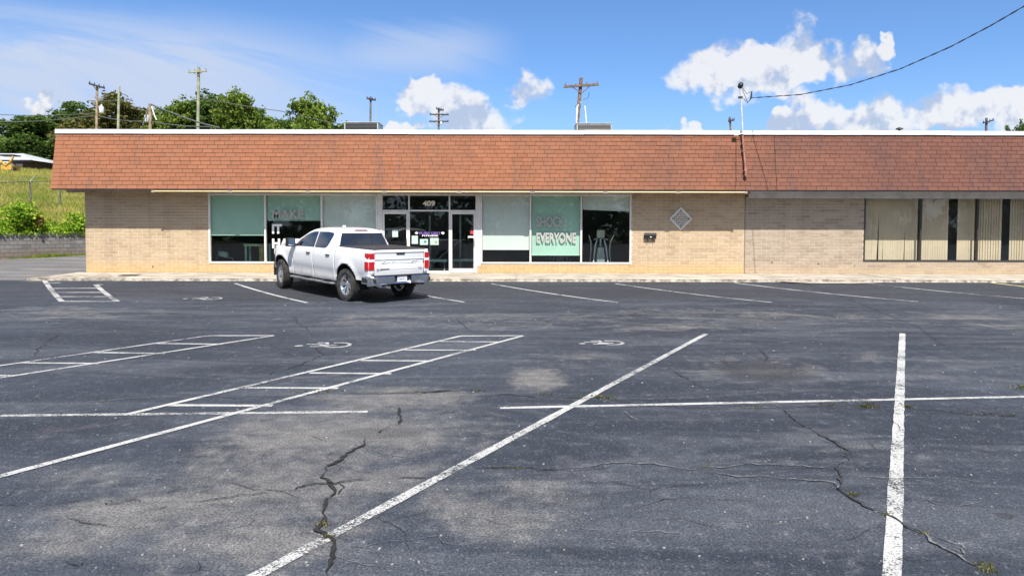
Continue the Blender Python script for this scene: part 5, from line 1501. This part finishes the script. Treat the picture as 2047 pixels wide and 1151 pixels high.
for _ in range(2600):
    s_ = rg.uniform(.3, 8); k = 0.5 + 0.5*noise.noise(Vector((9, s_*.7, 5)))
    p = WS(s_, -abs(rg.gauss(0, .28))*k - .02); p.z = g(p.y) - .01
    blade(mb, p, rg.uniform(.08, .38)*k, .012, rg)
tag(mb.build('grass_strip', MATS['green_grass']), 'weedy grass strip along the foot of the block wall', 'grass', kind='stuff')
def shrub(px, py, Y, rx, rz, label, n=1500, m='vine_leaf'):
    c = P(px, py, Y); t = empty('shrub', (c.x, Y, c.z - rz)); t['world_parts'] = 1
    mb = MB(); rr = random.Random(int(px))
    for _ in range(14):
        a = rr.uniform(0, 6.28); mb.tube([(c.x, Y, c.z - rz), (c.x + .4*rx*math.cos(a), Y + .4*rx*math.sin(a), c.z), (c.x + .8*rx*math.cos(a), Y + .8*rx*math.sin(a), c.z + rr.uniform(0, .7)*rz)], [.018, .012, .005], 5)
    mb.build('stem', mat('twig', (.12, .08, .05), .9, .2, 5), t)
    mb = MB()
    cl = [Vector((rr.gauss(0, .5)*rx, rr.gauss(0, .5)*rx, rr.uniform(-.8, .85)*rz)) for _ in range(26)]
    for k in range(n):
        q = cl[k % 26]; leafq(mb, c + q + Vector((rr.gauss(0, .2)*rx, rr.gauss(0, .2)*rx, rr.gauss(0, .2)*rz)), rr.uniform(.06, .12), rr)
    mb.build('foliage', MATS[m], t)
    tag(t, label, 'shrub')
shrub(38, 437, 35.6, .85, .85, 'bright green leafy shrub hanging over the block wall')
leaf_mat('dead_leaf', (0.10, 0.07, 0.03), (0.30, 0.15, 0.05), 0.3, 2.2)
shrub(66, 440, 36.2, .42, .42, 'small withered brown shrub next to the green one on the wall', 350, 'dead_leaf')
shrub(154, 444, 38.3, .6, .5, 'low green shrub at the brick corner above the block wall', 700)

# chain-link fence
def fence():
    root = empty('chain_link_fence', (-29.2, 39, bank(-29.2, 39))); root['world_parts'] = 1
    tag(root, 'galvanised chain link fence with slanted barbed wire arms on the grassy bank', 'fence')
    gal = mat('fence_steel', (0.20, 0.20, 0.19), 0.6, 0.2, 5, metal=0.3); galp = mat('fence_arm', (0.55, 0.54, 0.48), 0.6, 0.15, 5)
    Ys = [33.9, 36.6, 39.3, 42.05, 44.8, 47.6, 50.4]; tops = []
    for Y in Ys:
        z0 = bank(-29.2, Y) - 0.1; zt = z0 + 1.98
        mb = MB(); mb.tube([(-29.2, Y, z0), (-29.2, Y, zt)], 0.048, 8); mb.build('post', gal, root)
        mb = MB(); mb.tube([(-29.2, Y, zt), (-28.95, Y + 0.02, zt + 0.32)], 0.028, 6); mb.build('barb_arm', galp, root)
        tops.append(Vector((-29.2, Y, zt)))
    mb = MB(); mb.tube(tops, 0.03, 6); mb.build('top_rail', gal, root)
    for k in (0.45, 0.75, 1.0):
        mb = MB(); mb.tube([t + Vector((0.25*k, 0, 0.32*k)) for t in tops], 0.006, 4, False); mb.build('barbed_wire', gal, root)
    for i in range(len(Ys)-1):
        mb = MB(); L = Ys[i+1] - Ys[i]; n = 34; dz = tops[i+1].z - tops[i].z
        def q(s, h): return Vector((-29.19, Ys[i] + s*L, tops[i].z + dz*s - 1.85 + 1.82*h))
        asp = 1.82/L
        for k in range(-int(n*asp), n):
            for sgn in (1, -1):
                s0 = k/n; s1 = s0 + asp
                a, b_ = max(0, s0), min(1, s1)
                if a >= b_: continue
                h0, h1 = (a - s0)/asp, (b_ - s0)/asp
                if sgn < 0: h0, h1 = 1 - h0, 1 - h1
                A, B = q(a, h0), q(b_, h1); w = Vector((0, 0, 0.0022))
                mb.add([A - w, B - w, B + w, A + w], [(0,1,2,3)])
        mb.build('wire_mesh', gal, root)
fence()

# house and sheds beyond the field
def far_house():
    Y = 100.0
    a = P(-60, 345, Y); x0, x1 = P(-70, 345, Y).x, P(66, 345, Y).x
    zb = bank((x0+x1)/2, Y) - 0.8; ze = P(60, 320, Y).z; zr = P(-20, 300, Y).z
    root = empty('far_house', ((x0+x1)/2, Y, zb)); root['world_parts'] = 1
    tag(root, 'low dark timber house with pale metal roof beyond the grass slope', 'house')
    wm = mat('dark_timber', (0.085, 0.055, 0.045), 0.9, 0.15, 3)
    n = int((ze - zb)/0.28)
    mb = MB(); mb.box(x0 + .3, x1 - .3, Y + .05, Y + 9, zb, ze); mb.build('wall', wm, root)
    for k in range(n):
        mb = MB(); mb.box(x0 + .3, x1 - .3, Y, Y + .049, zb + .28*k, zb + .28*k + .25); mb.build('plank', wm, root)
    mb = MB(); xm = (x0 + x1)/2 - 1.5
    mb.add([(x0 - .3, Y - .8, ze), (x1 + .4, Y - .8, ze - .1), (x1 + .4, Y + 10, ze - .1), (x0 - .3, Y + 10, ze), (x0 - .3, Y + 4.6, zr), (x1 - 4.5, Y + 4.6, zr)],
           [(0,1,5,4), (1,2,5), (2,3,4,5)])
    mb.build('roof', mat('metal_roof', (0.50, 0.53, 0.56), 0.45, 0.08, 1), root)
    mb = MB(); mb.box(x0 - .3, x1 + .4, Y - .83, Y - .78, ze - .32, ze - .06); mb.build('eave_board', MATS['black'], root)
    for xa, xb in ((30, 47), (5, 18)):
        A, B = P(xa, 330, Y - .05), P(xb, 330, Y - .05)
        mb = MB(); mb.box(A.x, B.x, Y - .05, Y - .02, zb + .9, ze - .45); f = mb.build('window', MATS['black'], root)
        mb = MB(); mb.box(A.x + .1, B.x - .1, Y - .055, Y - .052, zb + 1.0, ze - .55); mb.build('pane', MATS['tinted_glass'], f)
    A, B = P(-4, 330, Y - 1), P(28, 330, Y - 1)
    mb = MB(); mb.obox(((A.x+B.x)/2, Y - 1.2, ze - .75), ((B.x-A.x)/2, 0, 0), (0, .7, -.28), (0, .02, .05)); mb.build('awning', MATS['letter_white'], root)
far_house()
def far_shed():
    Y = 108.0; x0, x1 = P(70, 340, Y).x, P(125, 340, Y).x; zb = bank(x0, Y) - .3; zt = P(90, 325, Y).z
    root = empty('far_shed', ((x0+x1)/2, Y, zb)); root['world_parts'] = 1
    tag(root, 'dark red-brown shed half hidden behind the mansard end', 'shed')
    mb = MB(); mb.box(x0, x1, Y, Y + 6, zb, zt - .5); mb.build('wall', mat('shed_red', (.085, .04, .035), .9, .15, 3), root)
    mb = MB(); mb.obox(((x0+x1)/2, Y + 3, zt - .2), ((x1-x0)/2 + .4, 0, 0), (0, 3.6, .25), (0, -.02, .1)); mb.build('roof', MATS['black'], root)
    mb = MB(); mb.box(x0 + 1, x1 - 1, Y - .05, Y - .01, zb + .6, zb + .9); mb.build('rail', MATS['letter_white'], root)
far_shed()
def loader():
    Y = 88.0; c = P(12, 341, Y); zb = bank(c.x, Y)
    root = empty('yellow_machine', (c.x, Y, zb)); root['world_parts'] = 1
    tag(root, 'small yellow machine with dark canopy in front of the far house', 'machine')
    yl = mat('machine_yellow', (.60, .34, .06), .6, .1, 3)
    mb = MB(); mb.box(c.x - .7, c.x + .7, Y, Y + 1.6, zb + .4, zb + 1.1); bevel(mb.build('body', yl, root), .08)
    for s in (-1, 1):
        mb = MB(); mb.tube([(c.x, Y, zb + 1.0), (c.x + s*.8, Y, zb + 1.75), (c.x + s*.95, Y, zb + 2.2)], .12, 6); mb.build('arm', yl, root)
        mb = MB(); mb.lathe([(0, -.12), (.38, -.12), (.42, 0), (.38, .12), (0, .12)], 16, Matrix.Translation((c.x + s*.75, Y + .4, zb + .4)) @ Matrix.Rotation(R(90), 4, 'Y')); mb.build('wheel', MATS['black'], root)
    mb = MB(); mb.box(c.x - 1.0, c.x + 1.0, Y - .1, Y + 1.4, zb + 2.25, zb + 2.4); mb.build('canopy', MATS['black'], root)
loader()

# ================================================================== trees
leaf_mat('leaf_dark', (0.040, 0.082, 0.024), (0.145, 0.215, 0.058), 0.30, 0.35)
leaf_mat('leaf_light', (0.065, 0.120, 0.024), (0.235, 0.300, 0.066), 0.32, 0.35)
leaf_mat('leaf_brown', (0.060, 0.075, 0.024), (0.20, 0.180, 0.070), 0.30, 0.35)
mat('bark', (0.11, 0.085, 0.06), 0.95, 0.25, 4, 0.5, 14)
def tree_meshes(seed, n=9000, lm='leaf_dark', conic=0.0):
    """unit tree: 10 m tall, crown about 4 m in radius"""
    rr = random.Random(seed)
    tr = MB(); tr.tube([(0,0,-2), (0.05,0.02,2), (0.1,-0.05,4.5), (0.05,0.1,7), (0,0,9)], [.34,.28,.22,.13,.04], 8)
    lobes = []
    for _ in range(17):
        a = rr.uniform(0, 6.283); h = rr.uniform(2.6, 8.4); t = (h - 2.6)/5.8
        rad = (2.9*math.sqrt(max(0.05, 1 - (t*1.15 - 0.42)**2*1.25)))*rr.uniform(0.45, 1.0)*(1 - conic*t*0.6)
        lobes.append((Vector((rad*math.cos(a), rad*math.sin(a), h)), rr.uniform(1.15, 1.9)*(1 - 0.22*t)))
    lobes.append((Vector((rr.uniform(-.4,.4), rr.uniform(-.4,.4), 8.7)), 1.25)); lobes.append((Vector((0,0,6)), 2.3)); lobes.append((Vector((0,0,4.2)), 2.3)); lobes.append((Vector((0,0,7.4)), 1.7))
    for p, r in lobes[:9]:
        tr.tube([(0.05, 0, max(1.5, p.z - 2.6)), (p.x*.5, p.y*.5, p.z - 1.0), tuple(p)], [.12,.07,.02], 5)
    cr = MB(); clumps = []
    for p, r in lobes:
        for _ in range(int(16*r)):
            d = Vector((rr.gauss(0,1), rr.gauss(0,1), rr.gauss(0.15,1))).normalized()
            clumps.append((p + d*r*rr.uniform(0.62, 1.06), rr.uniform(.25, .52)))
    per = n // len(clumps)
    for c, s in clumps:
        for _ in range(per):
            q = c + Vector((rr.gauss(0,1), rr.gauss(0,1), rr.gauss(0,.7)))*s*0.62
            leafq(cr, q, rr.uniform(.12, .23), rr)
    return tr.mesh('trunk', MATS['bark']), cr.mesh('crown', MATS[lm])
VAR = {'dark': tree_meshes(3, 15000), 'dark2': tree_meshes(8, 15000), 'light': tree_meshes(5, 15000, 'leaf_light'), 'brown': tree_meshes(9, 15000, 'leaf_brown'), 'light2': tree_meshes(14, 15000, 'leaf_light', .6)}
def tree(px, ytop, hw, Y, kind, label, zb=None, rot=None, full=1.0):
    top = P(px, ytop, Y)
    zb = bank(top.x, Y) - 0.3 if px < 800 else zb
    H = (top.z - zb)
    sx = hw*1.22*Y/FPX/3.35
    o = empty('broadleaf_tree', (top.x, Y, zb), RND.uniform(0, 6.28) if rot is None else rot); o.scale = (sx, sx, H/9.9)
    for nm, me in zip(('trunk', 'crown'), VAR[kind]): obj(nm, me, o)
    tag(o, label, 'tree', 'trees behind the shops')
tree(78, 232, 62, 112, 'dark', 'dark green tree at the end of the line, standing over the far house', 2.5)
tree(42, 262, 42, 118, 'dark2', 'low dark tree close behind the metal roofed far house', 2.5)
tree(150, 206, 58, 118, 'dark2', 'dark tree directly over the corner of the mansard', 1.0)
tree(108, 250, 60, 116, 'dark', 'lower dark tree filling the gap beside the mansard corner', 1.0)
tree(232, 190, 74, 110, 'brown', 'broad brownish tree behind the transformer pole and the bare pole', 1.0)
tree(300, 222, 50, 116, 'dark2', 'dark tree behind the short thick pole', 1.0)
tree(352, 197, 48, 104, 'light', 'light green tree just left of the tall cross-arm pole', 1.0)
tree(425, 187, 55, 106, 'dark', 'dark green tree just right of the tall cross-arm pole', 1.0)
tree(478, 184, 50, 100, 'light', 'light green tree with the highest crown right of the cross-arm pole', 1.0)
tree(512, 215, 36, 102, 'light2', 'light green tree sloping down at the end of the tall row', 1.0)
tree(552, 231, 40, 112, 'light2', 'low light green tree in the dip between the tall row and the round tree', 1.0)
tree(588, 234, 34, 114, 'dark', 'low dark tree touching the round tree', 1.0)
tree(272, 226, 40, 114, 'light', 'mid green tree between the bare pole and the short thick pole', 1.0)
tree(628, 190, 54, 98, 'light', 'round dense tree standing alone next to the rooftop air conditioner', 1.0, 1.0)
tree(4, 263, 36, 150, 'light', 'pale green tree at the picture edge behind the far house', 2.5)
tree(2034, 248, 22, 170, 'dark', 'tiny dark tree above the roof line in the far right corner', -2.0)
tree(2012, 252, 12, 170, 'dark2', 'tiny dark treetop just left of the far corner tree', -2.0)
tree(2052, 246, 18, 168, 'dark2', 'tiny dark tree cut by the picture edge over the roof', -2.0)

# the wooded edge across the road behind the viewer, seen mirrored in the shop glass
mb = MB(); rr = random.Random(21)
for k in range(34):
    cx_ = -75 + 4.6*k + rr.uniform(-1, 1); Y = -48 + rr.uniform(-4, 4); H = rr.uniform(9, 13)
    mb.tube([(cx_, Y, 0), (cx_, Y, H*.7)], [.3, .1], 6)
    for _ in range(34):
        c = Vector((cx_ + rr.gauss(0, 2.0), Y + rr.gauss(0, 1.6), H*rr.random()**1.2)); 
        for _ in range(30): leafq(mb, c + Vector((rr.gauss(0,.7), rr.gauss(0,.7), rr.gauss(0,.6))), rr.uniform(.35, .65), rr)
leaf_mat('leaf_wood', (0.022, 0.050, 0.014), (0.075, 0.125, 0.032), 0.2, 0.35)
tag(mb.build('treeline', MATS['leaf_wood']), 'wooded edge reflected in the shop windows', 'trees', kind='stuff')

# ================================================================== utility poles and wires
mat('pole_green', (0.36, 0.37, 0.24), 0.9, 0.15, 3); mat('pole_brown', (0.24, 0.15, 0.095), 0.9, 0.2, 3); mat('pole_tan', (0.38, 0.27, 0.17), 0.9, 0.2, 3); mat('pole_dark', (0.05, 0.04, 0.04), 0.9, 0.2, 3); mat('pole_grey', (0.17, 0.14, 0.12), 0.9, 0.2, 3)
mat('wire', (0.10, 0.11, 0.10), 0.7, 0.1, 3); mat('tank_grey', (0.66, 0.68, 0.70), 0.45, 0.06, 3)
def pole(px, ytop, Y, wpx, pm, label, arms=(), lean=0.0, tank=None, extras=()):
    t = P(px, ytop, Y); r = wpx*Y/FPX/2; zb = 1.0
    b0 = P(px + lean, ytop + 100, Y)
    o = empty('utility_pole', (t.x, Y, zb)); o['world_parts'] = 1
    k = (t.x - b0.x)/(t.z - b0.z)
    mb = MB(); mb.tube([(t.x - k*(t.z - zb), Y, zb), (t.x, Y, t.z)], [r*1.25, r*0.9], 10); mb.build('shaft', MATS[pm], o)
    for (xa, ya, xb, yb, th, am) in arms:
        A, B = P(xa, ya, Y - r*1.3), P(xb, yb, Y - r*1.3); h = th*Y/FPX/2; d = (B - A)
        mb = MB(); mb.obox((A + B)/2, d/2, (0, h, 0), (0, 0, h)); mb.build('cross_arm', MATS[am], o)
        n = 4
        for i in range(n):
            q = A.lerp(B, (i + .15)/(n - .7)) if n > 1 else A
            mb = MB(); mb.tube([q, q + Vector((0, 0, h*1.6)), q + Vector((0, 0, h*3.2))], [h*.35, h*.6, h*.3], 6); mb.build('insulator', MATS['pole_dark' if am == 'pole_dark' else 'pole_grey'], o)
        c = P((xa+xb)/2, (ya+yb)/2, Y - r*1.3)
        for f in (.22, .78):
            q = A.lerp(B, f); mb = MB(); mb.tube([q, (t.x, Y - r*1.2, c.z - d.length*.22)], h*.4, 5); mb.build('brace', MATS[am], o)
    if tank:
        for (tx, ty, tw, th) in tank:
            c = P(tx, ty, Y - r*1.5); rr_ = tw*Y/FPX/2; hh = th*Y/FPX/2
            mb = MB(); mb.lathe([(0, -hh), (rr_*.9, -hh), (rr_, -hh*.9), (rr_, hh*.5), (rr_*.8, hh*.7), (rr_*.3, hh*.8), (rr_*.25, hh*1.3), (0, hh*1.35)], 14, Matrix.Translation(c)); mb.build('transformer', MATS['tank_grey'], o)
            mb = MB(); mb.tube([c, (t.x, Y, c.z)], rr_*.25, 6); mb.build('bracket', MATS['pole_dark'], o)
    for (pts, rad, m_, nm) in extras:
        mb = MB(); mb.tube([P(*p) for p in pts], rad, 5, False); mb.build(nm, MATS[m_], o)
    tag(o, label, 'utility pole', 'utility poles behind the shops')
    return o
pole(194, 172, 52, 5, 'pole_tan', 'tan pole with tilted dark cross-arm and grey transformer', [(178, 167.5, 209, 176.5, 3.4, 'pole_dark')], -1, [(203, 219, 9, 15)])
pole(238, 172, 47, 5, 'pole_green', 'bare greenish pole without any cross-arm', [], -2)
pole(300, 208, 44, 7, 'pole_tan', 'short thick tan pole with a pale transformer at its side', [], 0, [(293, 236, 8, 16)], [([(296, 215, 44), (285, 252, 43)], .03, 'wire', 'guy_wire'), ([(303, 213, 44), (309, 232, 43.8), (313, 240, 43.8)], .04, 'tank_grey', 'conduit')])
pole(397, 134, 44, 6, 'pole_green', 'tall pale pole with a single level cross-arm above the trees', [(376.5, 145, 413, 142, 3.2, 'pole_green')], -1)
pole(741, 194, 80, 4.0, 'pole_grey', 'slim grey pole behind the rooftop unit next to the round tree', [(733, 197, 751, 200.5, 3, 'pole_dark')], -1)
pole(877, 216, 78, 4.2, 'pole_grey', 'dark pole with three short cross-arms in front of the cloud', [(872, 217.5, 887, 221, 2.6, 'pole_dark'), (859, 229, 897, 229.5, 2.2, 'pole_dark'), (858, 243, 897, 243, 2.2, 'pole_dark')], 0, [(882, 246, 4, 7)])
pole(1162, 156, 50, 7.5, 'pole_brown', 'brown weathered pole with a long braced cross-arm behind the rooftop unit', [(1127, 174, 1197, 169, 4.2, 'pole_brown')], -9, None,
     [([(1161, 205, 50), (1154, 213, 49.9), (1152, 252, 49.9)], .07, 'tank_grey', 'conduit'), ([(1169, 212, 50), (1173, 255, 49.8)], .06, 'tank_grey', 'conduit'), ([(1150, 214, 49.9), (1155, 209, 49.9), (1161, 214, 50)], .04, 'wire', 'jumper'),
      ([(1166, 200, 50), (1176, 196, 49.8), (1178, 185, 49.7)], .02, 'wire', 'jumper')])
pole(1459, 234, 60, 4, 'pole_brown', 'top of a distant pole peeking over the coping beside the service mast', [(1456, 243, 1468, 240, 3, 'pole_dark')], 6)
pole(1972, 236, 70, 5, 'pole_grey', 'distant pole top with a slanted arm above the roof near the corner trees', [(1965, 246, 1986, 240.5, 2.6, 'pole_dark')], -2)
def wire(pts, r, label):
    mb = MB(); q = [P(*p) for p in pts]; out = []
    for a, b in zip(q[:-1], q[1:]):
        out += [a.lerp(b, k/10) + Vector((0, 0, -0.25*4*(k/10)*(1-k/10)*(b-a).length/20)) for k in range(10)]
    out.append(q[-1]); mb.tube(out, r, 5, False)
    tag(mb.build('power_line', MATS['wire']), label, 'wire', 'wires behind the shops')
wire([(-40, 226, 60), (194, 226, 52)], .03, 'upper thin wire running from the picture edge to the transformer pole')
wire([(-40, 243, 60), (194, 231, 52), (300, 243, 44), (420, 254, 40)], .035, 'lower sagging wire passing the transformer pole to the short thick pole')
wire([(303, 209, 44), (350, 228, 43), (440, 256, 40)], .05, 'thick pale wire descending from the short thick pole to the roof')
wire([(176, 201, 55), (262, 199, 50)], .025, 'faint wire crossing the brownish tree behind the bare pole')
wire([(397, 195, 44), (560, 222, 46), (690, 250, 48)], .025, 'thin wire sloping from the tall cross-arm pole towards the round tree')
# small vent on the roof
v = P(1798, 257, 29); t = empty('roof_vent', (v.x, 29, ZT - .12)); t['world_parts'] = 1
mb = MB(); mb.tube([(v.x, 29, ZT - .12), (v.x, 29, v.z)], .06, 8); mb.build('pipe', MATS['dark_metal'], t)
mb = MB(); mb.lathe([(0, .06), (.14, .0), (.14, -.04)], 12, Matrix.Translation(v)); mb.build('cap', MATS['dark_metal'], t)
tag(t, 'tiny dark vent cap showing over the coping of the brown roof', 'roof vent')
